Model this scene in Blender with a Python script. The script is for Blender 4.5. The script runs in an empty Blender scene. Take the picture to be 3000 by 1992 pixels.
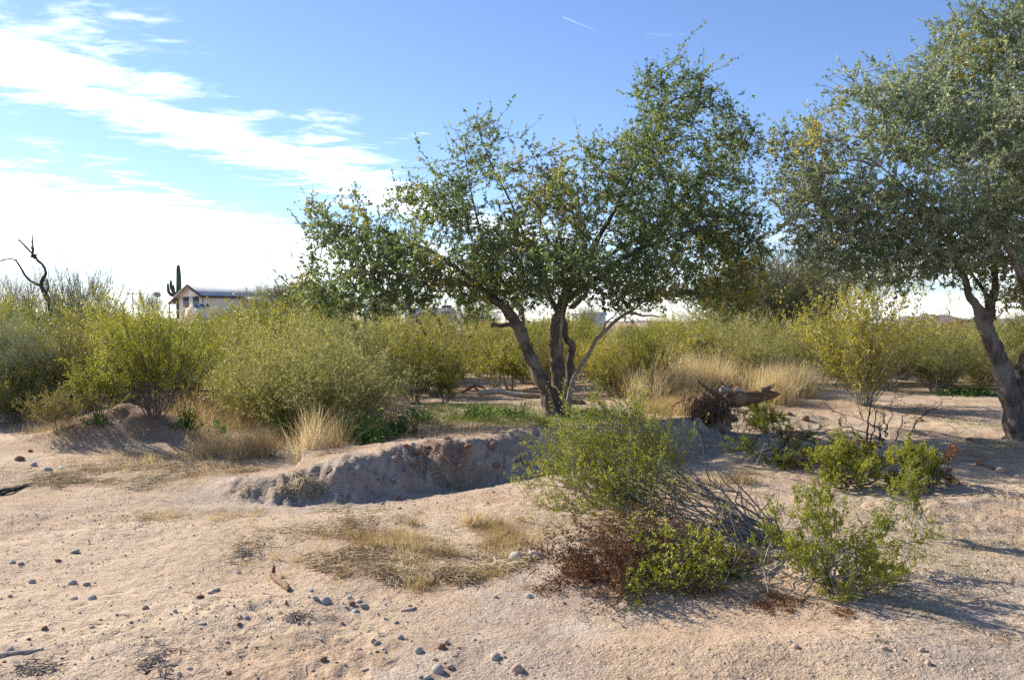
import bpy, math, random
import numpy as np
from mathutils import Vector

# ------------------------------------------------------------------ camera, sky, sun, exposure
scene = bpy.context.scene
F, HZ, CAMZ = 2500.0, 945.0, 1.6            # focal length in photo pixels, horizon row, eye height
PITCH = math.atan((996.0 - HZ) / F)
cam_data = bpy.data.cameras.new('camera')
cam_data.sensor_width = 36.0
cam_data.lens = F / 3000.0 * 36.0
cam_data.clip_start, cam_data.clip_end = 0.05, 20000.0
cam = bpy.data.objects.new('camera', cam_data)
scene.collection.objects.link(cam)
cam.location = (0, 0, CAMZ)
cam.rotation_euler = (math.pi / 2 - PITCH, 0, 0)
scene.camera = cam

SUN_AZ, SUN_EL = math.radians(-51.0), math.radians(30.0)     # azimuth from +Y, negative = left
EXPOSURE = 0.88
world = bpy.data.worlds.new('World')
scene.world = world
world.use_nodes = True
scene.view_settings.view_transform = 'Standard'
scene.view_settings.look = 'None'
scene.view_settings.exposure = EXPOSURE
scene.view_settings.gamma = 1.0
scene.view_settings.use_curve_mapping = False
scene.cycles.max_bounces = 6
scene.cycles.use_denoising = False
scene.cycles.diffuse_bounces = 4
scene.cycles.glossy_bounces = 2
scene.cycles.transmission_bounces = 4


class NT:
    """tiny helper for writing node trees"""
    def __init__(self, tree):
        self.t = tree; self.n = tree.nodes; self.l = tree.links
    def node(self, typ, **kw):
        nd = self.n.new(typ)
        for k, v in kw.items():
            setattr(nd, k, v)
        return nd
    def put(self, sock, v):
        if hasattr(v, 'is_output'):
            self.l.new(v, sock)
        else:
            sock.default_value = v
    def m(self, op, a, b=0.0, c=0.0, clamp=False):
        nd = self.node('ShaderNodeMath', operation=op, use_clamp=clamp)
        self.put(nd.inputs[0], a); self.put(nd.inputs[1], b); self.put(nd.inputs[2], c)
        return nd.outputs[0]
    def comb(self, x, y, z=0.0):
        nd = self.node('ShaderNodeCombineXYZ')
        self.put(nd.inputs[0], x); self.put(nd.inputs[1], y); self.put(nd.inputs[2], z)
        return nd.outputs[0]
    def noise(self, vec, scale, detail=4.0, rough=0.55, dist=0.0):
        nd = self.node('ShaderNodeTexNoise')
        if vec is not None:
            self.put(nd.inputs['Vector'], vec)
        nd.inputs['Scale'].default_value = scale; nd.inputs['Detail'].default_value = detail
        nd.inputs['Roughness'].default_value = rough; nd.inputs['Distortion'].default_value = dist
        return nd.outputs[0]
    def step(self, v, a, b):
        nd = self.node('ShaderNodeMapRange', interpolation_type='SMOOTHSTEP')
        self.put(nd.inputs[0], v)
        nd.inputs[1].default_value = a; nd.inputs[2].default_value = b
        nd.inputs[3].default_value = 0.0; nd.inputs[4].default_value = 1.0
        return nd.outputs[0]
    def mix(self, f, a, b, blend='MIX'):
        nd = self.node('ShaderNodeMix', data_type='RGBA', blend_type=blend)
        self.put(nd.inputs[0], f)
        for s, v in ((nd.inputs[6], a), (nd.inputs[7], b)):
            self.put(s, v if hasattr(v, 'is_output') else (v[0], v[1], v[2], 1.0))
        return nd.outputs[2]
    def ramp(self, f, stops):
        nd = self.node('ShaderNodeValToRGB')
        self.put(nd.inputs[0], f)
        e = nd.color_ramp.elements
        while len(e) < len(stops):
            e.new(0.5)
        for q, (p, c) in zip(e, stops):
            q.position = p; q.color = (c[0], c[1], c[2], 1.0)
        return nd.outputs[0]


def build_world():
    w = NT(world.node_tree)
    w.n.clear()
    out = w.node('ShaderNodeOutputWorld')
    bg = w.node('ShaderNodeBackground')
    bg.inputs[1].default_value = 0.091
    sky = w.node('ShaderNodeTexSky', sky_type='NISHITA')
    sky.sun_disc = False
    sky.sun_elevation = SUN_EL
    sky.sun_rotation = SUN_AZ
    sky.altitude = 400.0; sky.air_density = 1.0; sky.dust_density = 0.15; sky.ozone_density = 3.0
    tc = w.node('ShaderNodeTexCoord')
    sep = w.node('ShaderNodeSeparateXYZ')
    w.l.new(tc.outputs['Generated'], sep.inputs[0])
    x, y, z = sep.outputs
    zc = w.m('MAXIMUM', z, 0.03)
    X = w.m('DIVIDE', x, zc); Y = w.m('DIVIDE', y, zc)
    u = w.m('SUBTRACT', w.m('MULTIPLY', X, .97), w.m('MULTIPLY', Y, .25))
    v = w.m('ADD', w.m('MULTIPLY', X, .25), w.m('MULTIPLY', Y, .97))
    warp = w.noise(w.comb(w.m('MULTIPLY', u, 1.0), w.m('MULTIPLY', v, .45), 3.1), 1.1, 3.0, .5)
    uu = w.m('ADD', u, w.m('MULTIPLY', w.m('SUBTRACT', warp, .5), 1.1))
    # a band of cirrus and, beyond a gap, a sheet of high cloud, both running the same way
    band = w.m('SUBTRACT', 1.0, w.m('ABSOLUTE', w.m('DIVIDE', w.m('ADD', uu, 2.60), 0.52)))
    band = w.m('MULTIPLY', w.m('MAXIMUM', band, -1.0), 0.85)
    sheet = w.m('MULTIPLY', w.m('SUBTRACT', -4.15, uu), 1.0)
    sheet = w.m('MINIMUM', w.m('MAXIMUM', sheet, -0.8), 1.0)
    cover = w.m('MAXIMUM', band, sheet)
    streak = w.noise(w.comb(w.m('MULTIPLY', X, 1.9), w.m('MULTIPLY', Y, 2.3), 0.7), 1.5, 8.0, .60, .5)
    fine = w.noise(w.comb(w.m('MULTIPLY', X, 3.6), w.m('MULTIPLY', Y, 6.5), 5.7), 2.2, 6.0, .6, .1)
    val = w.m('ADD', cover, w.m('MULTIPLY', w.m('SUBTRACT', streak, .5), 3.4))
    val = w.m('ADD', val, w.m('MULTIPLY', w.m('SUBTRACT', fine, .5), 1.1))
    mask = w.step(val, -0.20, 1.7)
    low = w.step(z, 0.025, 0.115)                       # thins into streaks towards the horizon
    hstreak = w.step(w.noise(w.comb(w.m('MULTIPLY', x, 2.0), w.m('MULTIPLY', y, 2.0), w.m('MULTIPLY', z, 22.0)), 1.6, 5.0, .55), .42, .62)
    far = w.m('MULTIPLY', hstreak, .55)
    mask = w.m('ADD', w.m('MULTIPLY', mask, low), w.m('MULTIPLY', far, w.m('SUBTRACT', 1.0, w.step(z, .03, .13))), clamp=True)
    # condensation trail
    ax, ay, bx, by = .17, 2.82, .285, 2.945
    L2 = (bx - ax) ** 2 + (by - ay) ** 2
    t = w.m('ADD', w.m('MULTIPLY', w.m('SUBTRACT', X, ax), (bx - ax) / L2), w.m('MULTIPLY', w.m('SUBTRACT', Y, ay), (by - ay) / L2), clamp=True)
    dx = w.m('SUBTRACT', w.m('SUBTRACT', X, ax), w.m('MULTIPLY', t, bx - ax))
    dy = w.m('SUBTRACT', w.m('SUBTRACT', Y, ay), w.m('MULTIPLY', t, by - ay))
    dd = w.m('SQRT', w.m('ADD', w.m('MULTIPLY', dx, dx), w.m('MULTIPLY', dy, dy)))
    trail = w.m('MULTIPLY', w.step(dd, .0045, .0004), w.m('SUBTRACT', .20, w.m('MULTIPLY', t, .17)))
    mask = w.m('MAXIMUM', mask, trail)
    col = w.mix(mask, w.mix(1.0, sky.outputs[0], (.92, .95, 1.12), 'MULTIPLY'), (17.0, 17.1, 17.4))
    w.l.new(col, bg.inputs[0])
    w.l.new(bg.outputs[0], out.inputs[0])


build_world()
sun_d = bpy.data.lights.new('sun', 'SUN')
sun_d.energy = 5.0
sun_d.angle = math.radians(0.53)
sun_d.color = (1.0, 0.93, 0.82)
sun = bpy.data.objects.new('sun', sun_d)
scene.collection.objects.link(sun)
to_sun = Vector((math.sin(SUN_AZ) * math.cos(SUN_EL), math.cos(SUN_AZ) * math.cos(SUN_EL), math.sin(SUN_EL)))
sun.rotation_euler = to_sun.to_track_quat('Z', 'Y').to_euler()
sun.location = to_sun * 60

# ------------------------------------------------------------------ helpers
col = scene.collection
rng = np.random.default_rng(7)


def link(name, data, parent=None, loc=None, rot=None, scale=None):
    o = bpy.data.objects.new(name, data)
    col.objects.link(o)
    if parent: o.parent = parent
    if loc is not None: o.location = loc
    if rot is not None: o.rotation_euler = rot
    if scale is not None: o.scale = scale
    return o


def tag(o, label=None, cat=None, group=None, kind=None):
    if label: o['label'] = label
    if cat: o['category'] = cat
    if group: o['group'] = group
    if kind: o['kind'] = kind
    return o


def mesh(name, V, Q=None, T=None, mat=None, smooth=False, mats=None, midx=None):
    me = bpy.data.meshes.new(name)
    V = np.ascontiguousarray(V, np.float32).reshape(-1, 3)
    Q = np.zeros((0, 4), np.int32) if Q is None else np.asarray(Q, np.int32).reshape(-1, 4)
    T = np.zeros((0, 3), np.int32) if T is None else np.asarray(T, np.int32).reshape(-1, 3)
    loops = np.concatenate([Q.ravel(), T.ravel()]).astype(np.int32)
    me.vertices.add(len(V)); me.vertices.foreach_set('co', V.ravel())
    me.loops.add(len(loops)); me.loops.foreach_set('vertex_index', loops)
    n = len(Q) + len(T)
    me.polygons.add(n)
    me.polygons.foreach_set('loop_start', np.concatenate([np.arange(len(Q)) * 4, len(Q) * 4 + np.arange(len(T)) * 3]).astype(np.int32))
    if smooth:
        me.polygons.foreach_set('use_smooth', np.ones(n, bool))
    for m in (mats or ([mat] if mat else [])):
        me.materials.append(m)
    if midx is not None:
        me.polygons.foreach_set('material_index', np.asarray(midx, np.int32))
    me.update(calc_edges=True)
    return me


class Geo:
    """collects vertex / quad / triangle arrays for one mesh"""
    def __init__(self):
        self.V, self.Q, self.T, self.n = [], [], [], 0
    def add(self, V, Q=None, T=None):
        V = np.asarray(V, float).reshape(-1, 3)
        if Q is not None and len(Q): self.Q.append(np.asarray(Q) + self.n)
        if T is not None and len(T): self.T.append(np.asarray(T) + self.n)
        self.V.append(V); self.n += len(V)
        return self
    def mesh(self, name, mat, smooth=False):
        return mesh(name, np.concatenate(self.V), np.concatenate(self.Q) if self.Q else None,
                    np.concatenate(self.T) if self.T else None, mat, smooth)


def box(g, a, b):
    (x0, y0, z0), (x1, y1, z1) = a, b
    V = [(x0, y0, z0), (x1, y0, z0), (x1, y1, z0), (x0, y1, z0), (x0, y0, z1), (x1, y0, z1), (x1, y1, z1), (x0, y1, z1)]
    g.add(V, [(0, 3, 2, 1), (4, 5, 6, 7), (0, 1, 5, 4), (1, 2, 6, 5), (2, 3, 7, 6), (3, 0, 4, 7)])
    return g


def boxm(name, mat, a, b):
    return box(Geo(), a, b).mesh(name, mat)


def norm(a):
    return a / np.maximum(np.linalg.norm(a, axis=-1, keepdims=True), 1e-9)


def tubes(P, R, sides=4, cap=True):
    """P (N,K,3) polylines, R (N,K) radii -> V, Q, T"""
    P = np.asarray(P, float); R = np.asarray(R, float)
    N, K, _ = P.shape
    Tn = norm(np.gradient(P, axis=1))
    ax = norm(P[:, -1] - P[:, 0])
    ref = np.where(np.abs(ax[:, 2:3]) > .8, np.array([[1., .13, 0]]), np.array([[.1, .05, 1.]]))
    A = norm(np.cross(Tn, ref[:, None, :])); B = np.cross(Tn, A)
    th = np.arange(sides) * 2 * math.pi / sides
    V = P[:, :, None, :] + R[:, :, None, None] * (np.cos(th)[None, None, :, None] * A[:, :, None, :] + np.sin(th)[None, None, :, None] * B[:, :, None, :])
    idx = np.arange(N * K * sides).reshape(N, K, sides)
    nx = np.roll(idx, -1, axis=2)
    Q = np.stack([idx[:, :-1], nx[:, :-1], nx[:, 1:], idx[:, 1:]], -1).reshape(-1, 4)
    T = None
    if cap and sides == 4:
        Q = np.concatenate([Q, idx[:, -1][:, ::-1], idx[:, 0]])
    elif cap:
        e = idx[:, -1]
        s = idx[:, 0]
        T = np.concatenate([np.stack([e[:, 0], e[:, i], e[:, i + 1]], -1) for i in range(1, sides - 1)] +
                           [np.stack([s[:, 0], s[:, i + 1], s[:, i]], -1) for i in range(1, sides - 1)])
    return V.reshape(-1, 3), Q, T


def catmull(pts, step):
    """resample rows (x,y,z,r) along a Catmull-Rom curve"""
    p = np.asarray(pts, float)
    p = np.vstack([2 * p[0] - p[1], p, 2 * p[-1] - p[-2]])
    out = []
    for i in range(1, len(p) - 2):
        n = max(2, int(np.linalg.norm(p[i + 1, :3] - p[i, :3]) / step))
        t = np.linspace(0, 1, n, endpoint=False)[:, None]
        out.append(.5 * (2 * p[i] + (p[i + 1] - p[i - 1]) * t + (2 * p[i - 1] - 5 * p[i] + 4 * p[i + 1] - p[i + 2]) * t ** 2
                         + (3 * p[i] - p[i - 1] - 3 * p[i + 1] + p[i + 2]) * t ** 3))
    out.append(p[-2:-1])
    return np.vstack(out)


def limb(g, rows, sides=9, step=.07, lump=.10, r=rng, flare=0.0):
    """a lumpy, tapering limb along rows (x,y,z,radius)"""
    c = catmull(rows, step)
    P, R = c[:, :3].copy(), np.maximum(c[:, 3], .003)
    n = len(P)
    wob = np.cumsum(r.normal(0, 1, (n, 3)), 0)
    wob -= np.linspace(0, 1, n)[:, None] * wob[-1]
    P = P + wob * R[:, None] * .05
    R = R * (1 + lump * np.sin(np.arange(n) * .9 + r.uniform(0, 6)) * r.uniform(.3, 1, n))
    V, Q, T = tubes(P[None], R[None], sides)
    V = V.reshape(n, sides, 3)
    ph = r.uniform(0, 6.28)
    rid = 1 + lump * np.sin(np.arange(sides) * 6.283 / sides * 3 + ph)[None, :] + r.normal(0, lump * .45, (n, sides))
    if flare:
        rid = rid * (1 + flare * np.exp(-np.arange(n) * step / .18))[:, None]
    V = P[:, None, :] + (V - P[:, None, :]) * rid[..., None]
    g.add(V.reshape(-1, 3), Q, T)
    return c


def spawn(P, M, t0, t1, lmin, lmax, spread, up, K=5, bend=.25, r=rng, along=1.0):
    """M side branches from every polyline"""
    N, K0, _ = P.shape
    t = r.uniform(t0, t1, (N, M)) * (K0 - 1)
    i = np.minimum(t.astype(int), K0 - 2); f = (t - i)[..., None]
    n = np.arange(N)[:, None]
    a, b = P[n, i], P[n, i + 1]
    pos = a + (b - a) * f
    d = norm(norm(b - a) * along + r.normal(0, spread, (N, M, 3)) + np.array([0, 0, up]))
    L = r.uniform(lmin, lmax, (N, M, 1))
    cur = r.normal(0, bend, (N, M, 3)) + np.array([0, 0, up * .4])
    s = np.linspace(0, 1, K)[None, None, :, None]
    C = pos[:, :, None, :] + (d * L)[:, :, None, :] * s + (cur * L)[:, :, None, :] * s ** 2
    C[:, :, 1:-1] += r.normal(0, .03, C[:, :, 1:-1].shape) * L[:, :, None, :]
    return C.reshape(N * M, K, 3)


def sample(P, per, t0, t1, r=rng):
    N, K0, _ = P.shape
    t = r.uniform(t0, t1, (N, per)) * (K0 - 1)
    i = np.minimum(t.astype(int), K0 - 2); f = (t - i)[..., None]
    n = np.arange(N)[:, None]
    a, b = P[n, i], P[n, i + 1]
    return (a + (b - a) * f).reshape(-1, 3), norm(b - a).reshape(-1, 3)


def leaves(pos, tan, size, wid, spread=.8, along=.5, up=0.0, r=rng):
    """one diamond leaf at every position -> V, Q"""
    N = len(pos)
    d = norm(tan * along + r.normal(0, spread, (N, 3)) + np.array([0, 0, up]))
    s = norm(np.cross(d, r.normal(0, 1, (N, 3))))
    L = (size * r.uniform(.65, 1.3, N))[:, None]
    W = L * wid * .5
    V = np.stack([pos, pos + d * L * .45 + s * W, pos + d * L, pos + d * L * .45 - s * W], 1)
    return V.reshape(-1, 3), np.arange(N * 4).reshape(N, 4)


def blades(base, h, lean, wid, r=rng, K=3, curl=.5):
    """grass blades: base (N,3), h (N,), lean (N,2) offset of the tip in heights"""
    N = len(base)
    s = np.linspace(0, 1, K)[None, :, None]
    tip = np.concatenate([lean * h[:, None], h[:, None] * np.sqrt(np.maximum(.08, 1 - np.minimum(.92, (lean ** 2).sum(1))))[:, None]], 1)
    up = np.zeros((N, 3)); up[:, 2] = h * curl
    C = base[:, None] + up[:, None] * s * (1 - s) + tip[:, None] * (s * (1 - curl * .3) + s * s * curl * .3)
    a = r.uniform(0, 6.283, N)
    side = np.stack([np.cos(a), np.sin(a), np.zeros(N)], 1)
    w = (wid if np.ndim(wid) else np.full(N, wid))[:, None, None] * .5 * (1 - .8 * s)
    V = np.stack([C - side[:, None] * w, C + side[:, None] * w], 2)
    idx = np.arange(N * K * 2).reshape(N, K, 2)
    Q = np.stack([idx[:, :-1, 0], idx[:, :-1, 1], idx[:, 1:, 1], idx[:, 1:, 0]], -1).reshape(-1, 4)
    return V.reshape(-1, 3), Q


def vnoise(x, y, seed=0):
    x = np.asarray(x, float); y = np.asarray(y, float)
    xi, yi = np.floor(x).astype(np.int64), np.floor(y).astype(np.int64)
    fx, fy = x - xi, y - yi
    fx = fx * fx * fx * (fx * (fx * 6 - 15) + 10); fy = fy * fy * fy * (fy * (fy * 6 - 15) + 10)
    def h(a, b):
        n = (a * 374761393 + b * 668265263 + seed * 974711) & 0x7fffffff
        n = ((n ^ (n >> 13)) * 1274126177) & 0x7fffffff
        return ((n ^ (n >> 16)) & 0xffff) / 32767.5 - 1
    a = h(xi, yi) * (1 - fx) + h(xi + 1, yi) * fx
    b = h(xi, yi + 1) * (1 - fx) + h(xi + 1, yi + 1) * fx
    return a * (1 - fy) + b * fy


def sst(x, a, b):
    t = np.clip((x - a) / (b - a), 0, 1)
    return t * t * (3 - 2 * t)


# ------------------------------------------------------------------ terrain
CREST = np.array([(-4.4, 8.9), (-3.3, 8.55), (-2.57, 8.24), (-2.11, 8.13), (-1.67, 8.37), (-1.245, 8.89), (-.754, 9.42), (-.234, 9.75), (.082, 10.2), (.628, 10.46), (1.3, 10.8), (1.9, 11.2), (2.35, 11.7), (2.75, 12.6), (3.3, 14.0)])
CRH = np.array([.0, .03, .10, .18, .26, .29, .27, .25, .30, .30, .29, .27, .25, .2, .08])
PIT = np.array([(-2.55, 7.95), (-2.0, 7.62), (-1.5, 7.68), (-1.08, 8.08), (-.62, 8.66), (-.14, 9.02), (.15, 9.42), (.65, 9.7), (1.2, 10.0), (1.9, 10.35), (2.4, 10.8), (2.9, 11.5)])
PITH = np.array([.0, .03, .06, .10, .13, .14, .14, .13, .12, .10, .08, .03])


def polydist(x, y, P, val):
    """distance to a polyline, signed side (positive = left of travel = farther away) and value at the foot"""
    best = np.full(x.shape, 1e9); vv = np.zeros(x.shape)
    sd = np.where(y > np.interp(x, P[:, 0], P[:, 1]), 1.0, -1.0)     # the lines run left to right
    for i in range(len(P) - 1):
        a, b = P[i], P[i + 1]
        d = b - a
        t = np.clip(((x - a[0]) * d[0] + (y - a[1]) * d[1]) / (d @ d), 0, 1)
        qx, qy = x - a[0] - t * d[0], y - a[1] - t * d[1]
        dist = np.hypot(qx, qy)
        m = dist < best
        best = np.where(m, dist, best)
        vv = np.where(m, val[i] + (val[i + 1] - val[i]) * t, vv)
    return best, sd, vv


MOUND = (-5.15, 11.4)


def H(x, y):
    x = np.asarray(x, float); y = np.asarray(y, float)
    D = np.hypot(x, y)
    t = np.where(D > 1e-6, x / np.maximum(D, 1e-6), 0)
    z = sst(D, 38, 105) * np.where(y > 0, .52 - 4.0 * np.clip(t, -.5, .6), 0)
    z = z + .05 * vnoise(x * .35, y * .35, 1) + .022 * vnoise(x * 1.1, y * 1.1, 2)
    near = sst(D, 45, 20)
    z = z + near * (.020 * np.abs(vnoise(x * .8 + .25 * y, y * 3.1, 22)) + .010 * np.abs(vnoise(x * 2.1 + .3 * y, y * 6.0, 23))) * sst(vnoise(x * .5, y * .5, 24), -.3, .4)
    rgh = .35 + .9 * sst(vnoise(x * .9, y * .9, 16), -.1, .5)
    fine = rgh * (.013 * vnoise(x * 3.7, y * 3.7, 3) + .010 * np.abs(vnoise(x * 8, y * 8, 4)) + .007 * vnoise(x * 17, y * 17, 5) + .0035 * vnoise(x * 31, y * 31, 15))
    z = z + near * fine
    # wash bank and pit
    d, s, hc = polydist(x, y, CREST, CRH)
    sd = d * s + .10 * vnoise(x * 2.6, y * 2.6, 17) + .05 * vnoise(x * 6.5, y * 6.5, 18)
    back = np.where(sd > 0, np.maximum(.5, 1 - .35 * sd), 1.0)
    rough = 1 + .13 * vnoise(x * 2.3, y * 2.3, 6)
    up = hc * np.where(sd >= 0, back, sst(sd, -.50, .02)) * rough
    fade = sst(x, 5.2, 3.2) * sst(D, 26, 15) * sst(x, -5.5, -3.5)
    z = z + up * fade
    # clods and slumps on the bank face
    face = np.exp(-((sd + .2) / .28) ** 2) * sst(hc, .05, .2) * fade
    z = z + face * (.06 * np.abs(vnoise(x * 4.1, y * 4.1, 8)) + .085 * np.abs(vnoise(x * 8.3, y * 8.3, 9)) + .060 * np.abs(vnoise(x * 16, y * 16, 19)) - .075)
    d2, s2, hp = polydist(x, y, PIT, PITH)
    z = z - hp * np.exp(-(d2 / .36) ** 2) * (1 + .2 * vnoise(x * 3, y * 3, 7))
    # dirt mound on the left
    mx, my = x - MOUND[0], y - MOUND[1]
    rr = np.hypot(mx / .95, my / .62) * (1 + .06 * vnoise(x * 2.0, y * 2.0, 10))
    z = z + .46 * np.exp(-rr ** 2.4 * 1.2) * (1 + .1 * vnoise(x * 5, y * 5, 11))
    # sunlit hump right of the log, low lumps in the right middle ground
    for hx, hy, ax, ay, hh in ((4.3, 13.4, 1.0, .55, .20), (3.5, 14.6, .8, .6, .16), (5.3, 12.4, .9, .4, .10), (2.2, 6.9, .9, .3, .09),
                               (1.25, 4.15, 1.1, .25, .06), (6.3, 10.3, .8, .3, .10), (5.0, 9.2, .9, .25, .06), (.9, 7.5, .8, .4, .06), (-1.0, 6.9, 1.0, .3, .04)):
        z = z + hh * np.exp(-((x - hx) / ax) ** 2 - ((y - hy) / ay) ** 2)
    # hoof-trodden soil at the right
    churn = sst(x, 2.6, 4.0) * sst(D, 17, 13) * sst(D, 5, 7)
    z = z + churn * (.028 * vnoise(x * 2.7, y * 4.6, 12) + .018 * np.abs(vnoise(x * 6.1, y * 8.0, 13)))
    # shallow rill, lower left to the middle
    rill = np.abs(x + 1.1 - .55 * (y - 4) + .25 * vnoise(x * .8, y * .8, 14))
    z = z - .03 * np.exp(-(rill / .35) ** 2) * sst(D, 9, 6)
    # coarse grass hummock in the middle distance
    z = z + .35 * np.exp(-((x - 3.6) / 2.3) ** 2 - ((y - 19.6) / 2.2) ** 2)
    return z


def ray(px, py):
    cx, cy = (px - 1500.0) / F, -(py - 996.0) / F
    return np.array([cx, math.cos(PITCH) + cy * math.sin(PITCH), -math.sin(PITCH) + cy * math.cos(PITCH)])


def at(px, py, Y):
    d = ray(px, py)
    return np.array([0, 0, CAMZ]) + d * (Y / d[1])


def hit(px, py):
    """the point of the ground seen at a photo pixel"""
    d = ray(px, py)
    t = np.geomspace(2.2, 400, 1400)
    g = CAMZ + t * d[2] - H(t * d[0], t * d[1])
    k = np.argmax(g < 0)
    if g[k] >= 0: k = len(t) - 1
    a, b = t[max(k - 1, 0)], t[k]
    for _ in range(14):
        m = .5 * (a + b)
        if CAMZ + m * d[2] - float(H(m * d[0], m * d[1])) < 0: b = m
        else: a = m
    p = d * b
    return np.array([p[0], p[1], float(H(p[0], p[1]))])


def hits(P):
    return np.array([hit(a, b) for a, b in P])


# ------------------------------------------------------------------ materials
MAT = {}


def material(name):
    m = bpy.data.materials.new(name)
    m.use_nodes = True
    w = NT(m.node_tree)
    b = w.n['Principled BSDF']
    MAT[name] = m
    return m, w, b


def leaf_mat(name, stops, trans=.35, rough=.5, tcol=(1.0, 1.0, .55), spec=.35, clump=2.2, objvar=.25):
    m, w, b = material(name)
    geo = w.node('ShaderNodeNewGeometry')
    oi = w.node('ShaderNodeObjectInfo')
    tc = w.node('ShaderNodeTexCoord')
    n = w.noise(tc.outputs['Object'], clump, 2.0)
    f = w.m('ADD', w.m('MULTIPLY', geo.outputs['Random Per Island'], .45), w.m('MULTIPLY', w.step(n, .35, .65), .55))
    f = w.m('ADD', f, w.m('MULTIPLY', w.m('SUBTRACT', oi.outputs['Random'], .5), objvar), clamp=True)
    c = w.ramp(f, stops)
    w.l.new(c, b.inputs['Base Color'])
    b.inputs['Roughness'].default_value = rough
    b.inputs['Specular IOR Level'].default_value = spec
    tr = w.node('ShaderNodeBsdfTranslucent')
    w.l.new(w.mix(1.0, c, tcol, 'MULTIPLY'), tr.inputs['Color'])
    mx = w.node('ShaderNodeMixShader')
    mx.inputs[0].default_value = trans
    w.l.new(b.outputs[0], mx.inputs[1]); w.l.new(tr.outputs[0], mx.inputs[2])
    w.l.new(mx.outputs[0], w.n['Material Output'].inputs[0])
    return m


def bark_mat(name, c0, c1, scale=(18, 18, 4), bump=.6, c2=None, rough=.9):
    m, w, b = material(name)
    tc = w.node('ShaderNodeTexCoord')
    mp = w.node('ShaderNodeMapping')
    mp.inputs['Scale'].default_value = scale
    w.l.new(tc.outputs['Object'], mp.inputs[0])
    n = w.noise(mp.outputs[0], 1.0, 6.0, .62, .4)
    n2 = w.noise(tc.outputs['Object'], 2.2, 3.0)
    c = w.mix(w.step(n, .3, .7), c0, c1)
    if c2: c = w.mix(w.m('MULTIPLY', w.step(n2, .48, .62), .8), c, c2)
    w.l.new(c, b.inputs['Base Color'])
    b.inputs['Roughness'].default_value = rough
    b.inputs['Specular IOR Level'].default_value = .15
    bp = w.node('ShaderNodeBump')
    bp.inputs['Strength'].default_value = bump; bp.inputs['Distance'].default_value = .03
    w.l.new(n, bp.inputs['Height']); w.l.new(bp.outputs[0], b.inputs['Normal'])
    return m


def plain_mat(name, c, rough=.8, var=.12, scale=6.0, spec=.3, metal=0.0, bump=.15):
    m, w, b = material(name)
    tc = w.node('ShaderNodeTexCoord')
    n = w.noise(tc.outputs['Object'], scale, 6.0, .6)
    lo = tuple(k * (1 - var) for k in c); hi = tuple(min(1, k * (1 + var)) for k in c)
    w.l.new(w.mix(w.step(n, .3, .7), lo, hi), b.inputs['Base Color'])
    b.inputs['Roughness'].default_value = rough; b.inputs['Specular IOR Level'].default_value = spec
    b.inputs['Metallic'].default_value = metal
    bp = w.node('ShaderNodeBump')
    bp.inputs['Strength'].default_value = bump; bp.inputs['Distance'].default_value = .02
    w.l.new(n, bp.inputs['Height']); w.l.new(bp.outputs[0], b.inputs['Normal'])
    return m


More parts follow.
